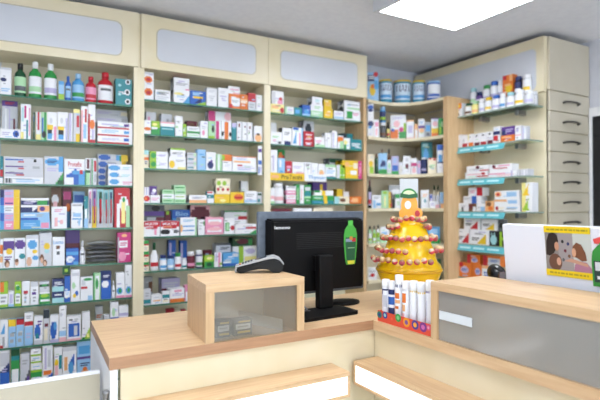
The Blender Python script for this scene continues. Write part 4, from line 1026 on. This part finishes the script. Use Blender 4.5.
def slab(name, label, cat, pts, h, m_, th=.004):
    (xa, ya, za), (xb, yb, zb) = pts; d = Vector((xb - xa, yb - ya, 0)).normalized(); n = Vector((-d.y, d.x, 0)) * th
    m = MB(); q = [(xa, ya, za), (xb, yb, zb), (xb + n.x, yb + n.y, zb), (xa + n.x, ya + n.y, za)]
    m.add(q + [(a, b, c + h) for a, b, c in q], [(0, 3, 2, 1), (4, 5, 6, 7), (0, 1, 5, 4), (1, 2, 6, 5), (2, 3, 7, 6), (3, 0, 4, 7)], m_)
    return tag(m.build(name), label, cat)
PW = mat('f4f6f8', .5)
slab('divider_and_glint', 'white strip imitating a glass reflection across the left display case', 'divider', ((.79, 1.825, HCN + .001), (.862, 1.600, HCN + .001)), .042, PW)  # white strip modelled in place of a reflection in the glass
slab('divider_and_glint', 'white plastic divider strip across the right display case floor', 'divider', ((1.275, 1.083, HCN + .001), (1.50, 1.083, HCN + .001)), .045, PW)
slab('glass_glint', 'white strip imitating a reflection on the right display case glass', 'painted reflection', ((X1 + .0035, 1.225, HCN + .072), (X1 + .0035, 1.09, HCN + .072)), .028, mat('dde4ea', .4), .003)  # solid strip added where the glass shows a bright reflection
slab('glass_glint', 'lower faint strip imitating a reflection inside the right display case', 'painted reflection', ((1.29, 1.22, HCN + .001), (1.33, 1.06, HCN + .001)), .03, mat('c9cdd2', .5))  # pale slab imitates a reflection in the case glass
def black_pack(u0, u1, v, label):
    fr = Frame(.566, 1.62, 0); x0, _ = fr.hit(u0, v, 0); x1, _ = fr.hit(u1, v, 0); _, zt = fr.hit((u0 + u1) / 2, v, 0)
    D, T = parse_decs('r .1 .28 .9 .62 W, t .2 .35 .8 .55 S, r .2 .74 .9 .86 Y, r .25 .08 .9 .18 Y')
    m = MB(); carton(m, x1 - x0, .05, zt - HCN - .001, 'k', D)
    tag(m.build('black_box', None, fr.at((x0 + x1) / 2, 0, HCN + .001), 0), label, 'box', 'black packs inside the left display case')
black_pack(216.5, 230.5, 321, 'dark pack with white label, left one inside the display case')
black_pack(234, 252, 319.5, 'dark pack with white label, right one inside the display case')

# ------------------------------------------------------------------ swing gate at the left
gt = thing('swing_gate', 'cream swing gate with white top edge at the lower left', 'gate', (X0 - .006, 1.75, 0))
MB().box(-1.0, -.009, .004, 0, .009, .857, noisy('shaded_gate_laminate', 'bfb7a2', 'c5bda9', 5, .45)).build('panel', gt)  # cream darkened, the shadow on the gate is put into its colour
MB().box(-1.0, -.011, .8575, 0, .011, .866, WHITE, .002).build('top_edge', gt)
m = MB(); m.lathe([(.002, -.03), (.008, -.028), (.009, 0), (.011, .004), (.011, .010), (.006, .014), (.002, .0145)], STEEL, 14)
m.build('latch', cl, (-.012, .02, .838))

# ------------------------------------------------------------------ monitor
mo = thing('computer_monitor', 'black flat monitor seen from behind on the left counter', 'monitor', (1.195, 1.885, HCN))
GB = noisy('slate_bezel', '56606e', '626c7a', 40, .35)
m = MB(); m.box(-.277, .03, .06, .277, .052, .426, GB, .006); m.build('screen_frame', mo)
bm = bmesh.new(); bmesh.ops.create_cube(bm, size=1)
for v in bm.verts:
    k = .94 if v.co.y < 0 else 1.0
    v.co = (v.co.x * .495 * (.955 if v.co.y < 0 else 1) + .012 * 0, v.co.y * .05 + .005, (.235) + v.co.z * .325 * (k * .97 + .03))
bmesh.ops.bevel(bm, geom=bm.edges[:], offset=.006, segments=2, affect='EDGES')
m = MB(); m.bm(bm, BLACK); bk = m.build('back_cover', mo)
m = MB()
for k in range(9): m.box(-.12, -.0212, .33 - k * .008, .12, -.0206, .333 - k * .008, mat('060608', .6))
m.build('vent_slots', bk)
m = MB(); m.text('lenovo', -.226, .353, -.152, .366, -.0212, mat('W')); m.build('logo', bk)
m = MB(); m.box(-.045, -.085, .012, .028, -.045, .240, BLACK, .008); m.box(-.04, -.046, .17, .023, -.02, .235, BLACK, .003); m.build('stand_column', mo)
m = MB(); m.prism([(-.19, -.215), (.07, -.195), (.085, -.18), (.085, -.07), (.07, -.045), (-.19, -.045), (-.205, -.07), (-.205, -.20)], .0005, .013, BLACK)
m.build('stand_foot', mo)
m = MB(); m.lathe([(.085, .0005), (.087, .004), (.083, .012), (.05, .016), (.0, .017)], BLACK, 28, .155, .03, .7); m.build('stand_disc', mo)
for k, (a, b) in enumerate(((0, 0), (0, 0))):
    z = 1.01 - .03 * k
    tag(MB().tube([(1.09, 1.80 - .02 * k, HCN + .018), (1.05, 1.795 - .02 * k, HCN + .022 + .03 * (1 - k)), (1.015, 1.80 - .02 * k, HCN + .05 + .02 * k), (.985, 1.80 - .02 * k, HCN + .03), (.968, 1.805 - .02 * k, HCN + .06), (.962, 1.815 - .02 * k, HCN + .0045)], .0035, mat('55565c' if k else 'b9bac0', .4)).build('power_cable'),
        ('pale' if not k else 'dark grey') + ' thin cable looping beside the monitor stand', 'cable')

def outline_card(name, label, cat, loc, rz, outl, th, col, parts, group=None):
    """flat cut-out card in the xz plane with printed areas just in front"""
    n = len(outl); m = MB()
    m.add([(x, 0, z) for x, z in outl] + [(x, th, z) for x, z in outl], [list(range(n)), [n + k for k in reversed(range(n))]] + [[(k + 1) % n, k, n + k, n + (k + 1) % n] for k in range(n)], mat(col))
    o = tag(m.build(name, None, loc, rz), label, cat, group)
    for k, (nm, pts, c, *t) in enumerate(parts):
        q = MB(); y = -.0006 * (k + 1)
        if pts: q.add([(x, y, z) for x, z in pts], [list(range(len(pts)))], mat(c))
        for tx in t: q.text(tx[0], tx[1], tx[2], tx[3], tx[4], y - .0004, mat(tx[5]))
        q.build(nm, o)
    return o
def bottle_outline(w, h):
    pr = [(.30, 0), (.36, .04), (.42, .15), (.5, .45), (.5, .66), (.42, .78), (.22, .86), (.16, .88), (.16, .97)]
    r = [(x * w, z * h) for x, z in pr]; return r + [(-x, z) for x, z in reversed(r)]
GR = '45a83f'
h = .205; w = .072
lx = 1.195 + .161
outline_card('bottle_cutout', 'green bottle-shaped advert card hanging on the monitor back', 'advert', (lx, 1.8615, HCN + .185), 0, bottle_outline(w, h), .002, GR,
    [('cap_print', [(-.012, h * .86), (.012, h * .86), (.013, h * .97), (-.013, h * .97)], '58c04e'),
     ('label_print', [(-.022, h * .07), (.022, h * .07), (.028, h * .45), (.028, h * .60), (-.028, h * .60), (-.028, h * .45)], '1e5a3a'),
     ('band_print', [(-.028, h * .50), (.028, h * .50), (.028, h * .57), (-.028, h * .57)], '8b9bb4'),
     ('red_print', [(.006, h * .505), (.028, h * .50), (.028, h * .58), (.006, h * .575)], 'R'),
     ('badge_print', rrect(-.008, h * .54, .010, h * .62, .005, 3), 'c98a3a'),
     ('text_print', [(-.018, h * .36), (.02, h * .36), (.02, h * .375), (-.018, h * .375)], 'g'),
     ('tip_print', [(-.017, h * .01), (.017, h * .01), (.021, h * .09), (-.021, h * .09)], 'd7d944')])

# ------------------------------------------------------------------ card terminal
A, B = Vector((.755, 1.775, 0)), Vector((.921, 1.700, 0)); dv = (B - A)
tm = thing('card_terminal', 'black and grey card payment terminal on the left display case', 'card terminal', (A.x, A.y, 1.1435), math.atan2(dv.y, dv.x)); L = dv.length; wd = .07
def side_prism(m, prof, y0, y1, mt, bev=.004):
    n = len(prof); bm = bmesh.new()
    a = [bm.verts.new((x, y0, z)) for x, z in prof]; b = [bm.verts.new((x, y1, z)) for x, z in prof]
    bm.faces.new(a); bm.faces.new(list(reversed(b)))
    for k in range(n): bm.faces.new([a[(k + 1) % n], a[k], b[k], b[(k + 1) % n]])
    bmesh.ops.recalc_face_normals(bm, faces=bm.faces[:])
    if bev: bmesh.ops.bevel(bm, geom=bm.edges[:], offset=bev, segments=2, affect='EDGES')
    m.bm(bm, mt)
m = MB(); side_prism(m, [(.006, .004), (.012, .0), (.035, .001), (.05, .008), (.09, .016), (.125, .014), (.14, .002), (.15, 0), (.172, .0), (.182, .012), (.184, .034), (.174, .045), (.15, .053), (.1, .046), (.02, .025), (.004, .02)], 0, wd, mat('0a0a0c', .4, 0, .3))
m.build('body', tm)
m = MB(); side_prism(m, [(.0, .022), (.0, .027), (.06, .044), (.128, .062), (.15, .0645), (.171, .055), (.186, .036), (.184, .03), (.17, .047), (.15, .056), (.12, .052), (.06, .037)], -.001, wd + .001, mat('aeb0b3', .4), .0015)
tp = m.build('top_cover', tm)
m = MB(); q = lambda x: .027 + (x / .128) * .035 + .0012
m.add([(.075, .012, q(.075)), (.12, .012, q(.12)), (.12, wd - .012, q(.12)), (.075, wd - .012, q(.075))], [(0, 1, 2, 3)], mat('26303c', .15)); m.build('display', tp)
for i in range(5):
    for j in range(3):
        x = .014 + i * .011; y = .014 + j * .018; m = MB()
        m.add([(x, y, q(x) - .001), (x + .007, y, q(x + .007) - .001), (x + .007, y + .011, q(x + .007) - .001), (x, y + .011, q(x) - .001), (x, y, q(x) + .002), (x + .007, y, q(x + .007) + .002), (x + .007, y + .011, q(x + .007) + .002), (x, y + .011, q(x) + .002)],
              [(0, 3, 2, 1), (4, 5, 6, 7), (0, 1, 5, 4), (1, 2, 6, 5), (2, 3, 7, 6), (3, 0, 4, 7)], mat('3a3d42' if i else ('R', 'Y', 'G')[j], .4)); m.build('key', tp)
MB().box(-.002, .004, .004, .0055, wd - .004, .022, mat('9a9da2', .4), .002).build('card_slot', tm)

# ------------------------------------------------------------------ effervescent tubes in their tray
Fx = Frame(X1 + .012, 1.558, -90)
tr = thing('display_tray', 'colourful cardboard tray holding white tablet tubes on the right counter', 'tray', Fx.at(0, 0, HCN), Fx.rz); TL = .285
RED = mat('e8543c', .45)
m = MB(); m.box(0, 0, .0005, TL, .055, .012, RED); m.box(0, 0, .012, TL, .002, .042, RED); m.box(0, .053, .012, TL, .055, .06, RED); m.box(0, .002, .012, .002, .053, .04, RED); m.box(TL - .002, .002, .012, TL, .053, .04, RED)
m.build('tray_body', tr)
for k, (x, z, r, c, c2) in enumerate(((.012, .026, .014, '2b7d6a', '223a8a'), (.045, .030, .014, '2c3f93', '9fd8de'), (.085, .024, .011, 'e8543c', 'f06a50'), (.12, .034, .016, '2b9d46', '7fc98a'), (.165, .026, .018, 'f0a030', '7a4fa0'), (.21, .026, .018, '4a3f9a', 'f0a83c'), (.25, .026, .018, '7a2f8a', 'd06ab0'), (.276, .030, .010, 'e0568a', 'f0a0b8'))):
    m = MB(); pts = [(x + r * math.cos(R(a)), z + r * math.sin(R(a)) * .95) for a in range(0, 360, 24)]
    m.add([(a, -.0012, b) for a, b in pts], [list(range(len(pts)))], mat(c)); m.add([(x + (a - x) * .5, -.0018, z + (b - z) * .5) for a, b in pts], [list(range(len(pts)))], mat(c2)); m.build('round_print', tr)
TUB = [(.018, .150, 'W', 'W', 'N', 'white tube with navy top print, left end of tray'), (.056, .148, 'B', 'W', 'b', 'blue and white tablet tube, second in tray'), (.094, .176, 'o', 'W', 'O', 'tallest tablet tube with blue ring and orange print'),
       (.134, .158, 'W', 'W', 'O', 'white tablet tube with orange-red print'), (.174, .164, 'W', 'W', 'v', 'white tablet tube with yellow ring, left one'), (.214, .164, 'W', 'W', 'v', 'white tablet tube with yellow ring, right one'), (.256, .176, 'W', 'W', 'v', 'white tablet tube with purple ring, right end of tray')]
for k, (x, h, c, cap, pc, lb) in enumerate(TUB):
    t = thing('tablet_tube', lb, 'tube', Fx.at(x, .027, HCN + .0125), Fx.rz, 'tablet tubes in the colourful tray'); r = .0152
    MB().lathe([(r * .96, 0), (r, .003), (r, h * .80)], mat('W', .35), 20).build('body', t)
    MB().lathe([(r * 1.02, h * .80), (r * 1.04, h * .815), (r * 1.02, h * .985), (r * .9, h)], mat('f4f5f8', .35), 20).build('cap', t)
    m = MB()
    def band(z0, z1, c_, a=(R(190), R(350)), rr=1.02): MB().lathe([(r * rr, h * z0), (r * rr, h * z1)], mat(c_), 12, 0, 0, 1, a).build('printed_band', t)
    if k == 0: band(.62, .74, 'N', (R(200), R(265))); band(.25, .7, 'v', (R(255), R(262))); band(.72, .76, 'N'); band(.3, .6, 'w', (R(275), R(330)))
    elif k == 1: band(.16, .32, 'N'); band(.40, .6, 'B'); band(.66, .79, 'N'); band(.05, .12, 'N', (R(200), R(290)))
    elif k == 2: band(.74, .80, 'N', (0, 2 * math.pi)); band(.5, .62, 'O', (R(200), R(320))); band(.28, .34, 'O', (R(200), R(310))); band(.08, .26, 'o', (R(210), R(250))); band(.40, .47, 'o', (R(220), R(330)))
    elif k == 3: band(.5, .72, 'O', (R(215), R(310))); band(.3, .45, 'o', (R(210), R(300))); band(.08, .25, 'r', (R(225), R(290)))
    elif k in (4, 5): band(.75, .79, 'Y', (0, 2 * math.pi)); band(.15, .68, 'w', (R(215), R(250))); band(.05, .12, 'v', (R(220), R(300)))
    else: band(.75, .79, 'V', (0, 2 * math.pi)); band(.2, .7, 'w', (R(220), R(245))); band(.2, .6, 'v', (R(262), R(268)))

# ------------------------------------------------------------------ lollipop stand
LX, LY = 1.60, 1.745; SC = 2.3 / F
YEL = mat('f2c40f', .22); Zv = lambda v: 1.40 + (206 - v) * SC
ls = thing('lollipop_stand', 'tall yellow lollipop stand with round base on the counter corner', 'display stand', (LX, LY, 0), -YAW)
prof = [(.095, HCN + .001), (.105, HCN + .02), (.112, Zv(290)), (24.5 * SC, Zv(284)), (29 * SC, Zv(279)), (31.5 * SC, Zv(272)), (32 * SC, Zv(268)), (31 * SC, Zv(264.5)), (28 * SC, Zv(261)), (26.5 * SC, Zv(257)),
        (25 * SC, Zv(250)), (24.4 * SC, Zv(249)), (22 * SC, Zv(243)), (21.2 * SC, Zv(239)), (20.6 * SC, Zv(238)), (18 * SC, Zv(231)), (16.5 * SC, Zv(228)), (14 * SC, Zv(224)), (9 * SC, Zv(221.5)), (.0, Zv(221))]
MB().lathe(prof, YEL, 48).build('cone_body', ls)
m = MB(); m.lathe([(32.2 * SC, Zv(271)), (33 * SC, Zv(270)), (33 * SC, Zv(268.5)), (32 * SC, Zv(267.5))], mat('e0a90a', .25), 48); m.build('rim', ls)
# topper: white board, green arch, plain orange badge
m = MB(); m.box(-9 * SC, -.002, Zv(222), 9.5 * SC, .001, Zv(178.5), mat('c6cacd', .35)); tb = m.build('topper_board', ls)
def arch(r0, r1, a0, a1, cz, n=10): 
    o = [(r1 * math.cos(R(a0 + (a1 - a0) * k / n)) * SC, Zv(cz) + r1 * math.sin(R(a0 + (a1 - a0) * k / n)) * SC) for k in range(n + 1)]
    i = [(r0 * math.cos(R(a0 + (a1 - a0) * k / n)) * SC, Zv(cz) + r0 * math.sin(R(a0 + (a1 - a0) * k / n)) * SC) for k in range(n + 1)]
    return o, i
def flat(nm, pts, c, y): q = MB(); q.add([(x, y, z) for x, z in pts], [list(range(len(pts)))], mat(c)); q.build(nm, tb)
circ = lambda cx, cv, rx, rz_, n=20: [(cx * SC + rx * SC * math.cos(2 * math.pi * k / n), Zv(cv) + rz_ * SC * math.sin(2 * math.pi * k / n)) for k in range(n)]
flat('orange_badge', circ(0.5, 206, 8.5, 13), 'f3a63a', -.0035)
flat('lower_badge', circ(-2, 214, 8, 8), 'f5a52c', -.0040)
flat('side_badge', circ(8.5, 213.5, 5.2, 5.8), 'f2a23a', -.0045)
flat('red_badge', circ(8.5, 213.5, 2.6, 3.2), 'R', -.0050)
flat('white_badge', circ(-1, 205, 3.2, 4.2), 'W', -.0050)
o, i = arch(4.5, 8.3, 0, 180, 196.5)
flat('green_arch', o, '2f8a3a', -.0055)
flat('arch_light', [(x * .78, Zv(196.5) + (z - Zv(196.5)) * .6 + .006) for x, z in o], 'd5e6b8', -.0060)
flat('green_band', [(-9 * SC, Zv(197.5)), (-8.6 * SC, Zv(193)), (0, Zv(194.6)), (8.6 * SC, Zv(193)), (9 * SC, Zv(197.5)), (0, Zv(198.5))], '14602c', -.0065)
# lollipops stuck around the cone in rings
rings = [(218.8, 15.5, 17, 'top'), (226.5, 20.0, 20, 'second'), (237.5, 26.0, 27, 'third'), (248.5, 31.5, 30, 'fourth'), (258.3, 35.5, 32, 'lowest')]
mesh = None; kinds = []
for a_, b_ in (('c8485a', 'c9a070'), ('d8665a', 'd9b98a'), ('b0505a', 'a8845a'), ('cf4a55', 'd8bfa0')):
    m = MB(); rr = 2.95 * SC
    n = 14; pr = [(max(rr * math.sin(math.pi * k / 8), 1e-6), -rr * math.cos(math.pi * k / 8)) for k in range(9)]
    m.lathe(pr[:5], mat(a_, .2), n); m.lathe(pr[4:], mat(b_, .2), n)
    m.tube([(0, 0, 0), (0, 4.2 * SC, -.004)], .0018, mat('f2f2f2'), 6)
    o = m.build('lollipop'); kinds.append(o)
first = [True] * 4; gone = {(248, k) for k in ()}
cnt = 0
for ri, (v, r, n, nm) in enumerate(rings):
    seen = 0; vis = []
    for k in range(n):
        a = -90 + 360 * (k + .5 * (ri % 2)) / n; rel = (a + 90 + 180) % 360 - 180     # 0 faces the photo
        if abs(rel) > 112: continue
        if nm == 'fourth' and -18 < rel < 22: continue
        if nm == 'second' and -34 < rel < 12 or nm == 'second' and 20 < rel < 45: continue
        if nm == 'lowest' and rel > 28: continue
        vis.append(rel)
    vis.sort()
    for j, rel in enumerate(vis):
        kk = (cnt * 7 + ri) % 4; src = kinds[kk]; cnt += 1
        if first[kk]: ob = src; first[kk] = False
        else: ob = src.copy(); COL.objects.link(ob)
        ang = R(rel) - YAW; rad = r * SC
        ob.location = (LX + math.sin(ang) * rad * 1, LY - math.cos(ang) * rad, Zv(v) + random.uniform(-.0045, .0045))
        ob.rotation_euler = (random.uniform(-.5, .5), random.uniform(-.7, .7), ang)
        tag(ob, f"red and cream lollipop, {NUM[j + 1]} from left in the {nm} ring of the yellow stand", 'lollipop', 'lollipops stuck in the yellow stand')

# ------------------------------------------------------------------ white board with poster on the right counter
tilt = R(-6)
wb = thing('display_board', 'white upright board standing behind the right display case', 'board', (1.585, 1.20, HCN + .001), R(-90))
wb.rotation_euler = (0, 0, R(-90))
def lean(pts): return [(x, y * math.cos(tilt) + z * math.sin(tilt), z * math.cos(tilt) - y * math.sin(tilt)) for x, y, z in pts]
m = MB(); m.box(0, 0, 0, .95, .03, .386, mat('e9edf8', .35), .004); m.v = lean(m.v); m.build('panel', wb)
m = MB(); m.box(-.02, -.035, 0, .03, .09, .012, mat('e2e5ec', .4), .003); m.build('foot', wb)
# poster, given in board coordinates (x to the right, z up)
px0, px1, pz0, pz1 = .165, .318, .222, .386
ps = thing('poster', 'small poster of two women and a child on the white board', 'poster', wb.location, R(-90), None)
def pflat(nm, pts, c, k, par=None, txt=None):
    q = MB(); y = -.0012 - .0004 * k
    q.add([(px0 + (px1 - px0) * a, y, pz0 + (pz1 - pz0) * b) for a, b in pts], [list(range(len(pts)))], mat(c, .35)); q.v = lean(q.v); return q.build(nm, ps)
el = lambda cx, cy, rx, ry, n=16: [(cx + rx * math.cos(2 * math.pi * k / n), cy + ry * math.sin(2 * math.pi * k / n)) for k in range(n)]
pflat('photo_print', [(0, 0), (1, 0), (1, 1), (0, 1)], '8f8a88', 0)
pflat('wall_print', [(.62, .12), (1, .12), (1, .9), (.62, .9)], 'c9d0cc', 1)
pflat('shelf_print', [(.3, .12), (.62, .12), (.62, .88), (.3, .88)], 'a09a9c', 1)
for k, (a, b, c) in enumerate(((.4, .7, 'K'), (.52, .66, 'N'), (.45, .52, 'M'), (.53, .42, 'n'), (.4, .34, 's'))): pflat('jar_print', el(a, b, .03, .035, 8), c, 2)
pflat('child_print', el(.22, .28, .15, .17), '6b4a3c', 3)
pflat('woman_hair_print', [(.02, .42), (.04, .7), (.1, .84), (.2, .88), (.29, .82), (.31, .7), (.27, .58), (.2, .46), (.1, .40)], '2a201f', 4)
pflat('woman_face_print', el(.27, .60, .05, .09), 'c8957a', 5)
pflat('child_face_print', el(.3, .3, .05, .08), 'd0a088', 5)
pflat('second_hair_print', [(.6, .42), (.62, .62), (.7, .7), (.8, .66), (.88, .5), (.9, .36), (.8, .34), (.7, .4)], '7a4c34', 4)
pflat('second_face_print', el(.64, .50, .045, .085), 'd4a284', 5)
pflat('pink_shirt_print', [(.62, .12), (.64, .26), (.74, .34), (.9, .32), (1, .2), (1, .12)], 'b07a96', 4)
pflat('arm_print', [(.42, .32), (.58, .38), (.92, .30), (.92, .24), (.6, .30)], 'c99a84', 5)
pflat('top_band', [(0, .87), (1, .87), (1, 1), (0, 1)], 'f0d21a', 6)
pflat('bottom_band', [(0, 0), (1, 0), (1, .13), (0, .13)], 'f0d21a', 6)
x = .06
while x < .93:
    w = random.uniform(.03, .1); pflat('text_line', [(x, .915), (min(x + w, .95), .915), (min(x + w, .95), .95), (x, .95)], 'b3a128', 7); x += w + .02
x = .08
while x < .9:
    w = random.uniform(.03, .1); pflat('text_line', [(x, .05), (min(x + w, .92), .05), (min(x + w, .92), .085), (x, .085)], 'b3a128', 7); x += w + .02
# bottle cut-out beside the poster
bw, bh = .075, .165; ox = .355; oz = .205
q = [(-.5, 0), (.5, 0), (.5, .5), (.44, .66), (.2, .78), (-.2, .78), (-.44, .66), (-.5, .5)]
bc = thing('bottle_cutout', 'green bottle-shaped advert card with red cap on the white board', 'advert', wb.location, R(-90))
def bflat(nm, pts, c, k):
    g = MB(); y = -.004 - .0005 * k; g.add([(ox + a * bw, y, oz + b * bh) for a, b in pts], [list(range(len(pts)))], mat(c)); g.v = lean(g.v); g.build(nm, bc)
bflat('bottle_print', q, '2f8f3a', 0); bflat('cap_print', [(-.35, .80), (.2, .80), (.25, .9), (-.1, .93), (-.4, .88)], 'e2504e', 0); bflat('neck_print', [(-.15, .77), (.15, .77), (.15, .82), (-.15, .82)], '3aa548', 1)
bflat('label_print', [(-.42, .08), (.42, .08), (.42, .48), (-.42, .48)], '1a3a3a', 1); bflat('badge_print', [(-.36, .3), (.3, .3), (.3, .46), (-.36, .46)], 'cfd6e0', 2); bflat('text_print', [(-.3, .14), (.3, .14), (.3, .2), (-.3, .2)], 'W', 2)

# ------------------------------------------------------------------ black scanner behind the right case
sc = thing('barcode_scanner', 'black barcode scanner on its stand behind the right display case', 'scanner', (1.66, 1.315, HCN), R(-20))
MB().lathe([(.045, .0005), (.046, .006), (.03, .014), (.012, .02), (.010, .13)], BLACK, 24).build('stand', sc)
bm = bmesh.new(); bmesh.ops.create_uvsphere(bm, u_segments=20, v_segments=12, radius=1)
for v in bm.verts: v.co = (v.co.x * .030, v.co.y * .048, .186 + v.co.z * .036 + v.co.y * .006)
m = MB(); m.bm(bm, mat('141417', .25), True); m.build('head', sc)
MB().box(-.02, -.05, .17, .02, -.044, .2, mat('3a0d10', .1), .002).build('scan_window', sc)
MB().tube([(0, .01, .17), (0, .02, .13), (0, .016, .10)], .014, BLACK, 10).build('grip', sc)

# ------------------------------------------------------------------ light and view
w = bpy.data.worlds.new('world'); S.world = w; w.use_nodes = True
w.node_tree.nodes['Background'].inputs[0].default_value = (.90, .94, 1, 1); w.node_tree.nodes['Background'].inputs[1].default_value = 5.2
S.view_settings.view_transform = 'Standard'; S.view_settings.look = 'None'; S.view_settings.exposure = 0.0
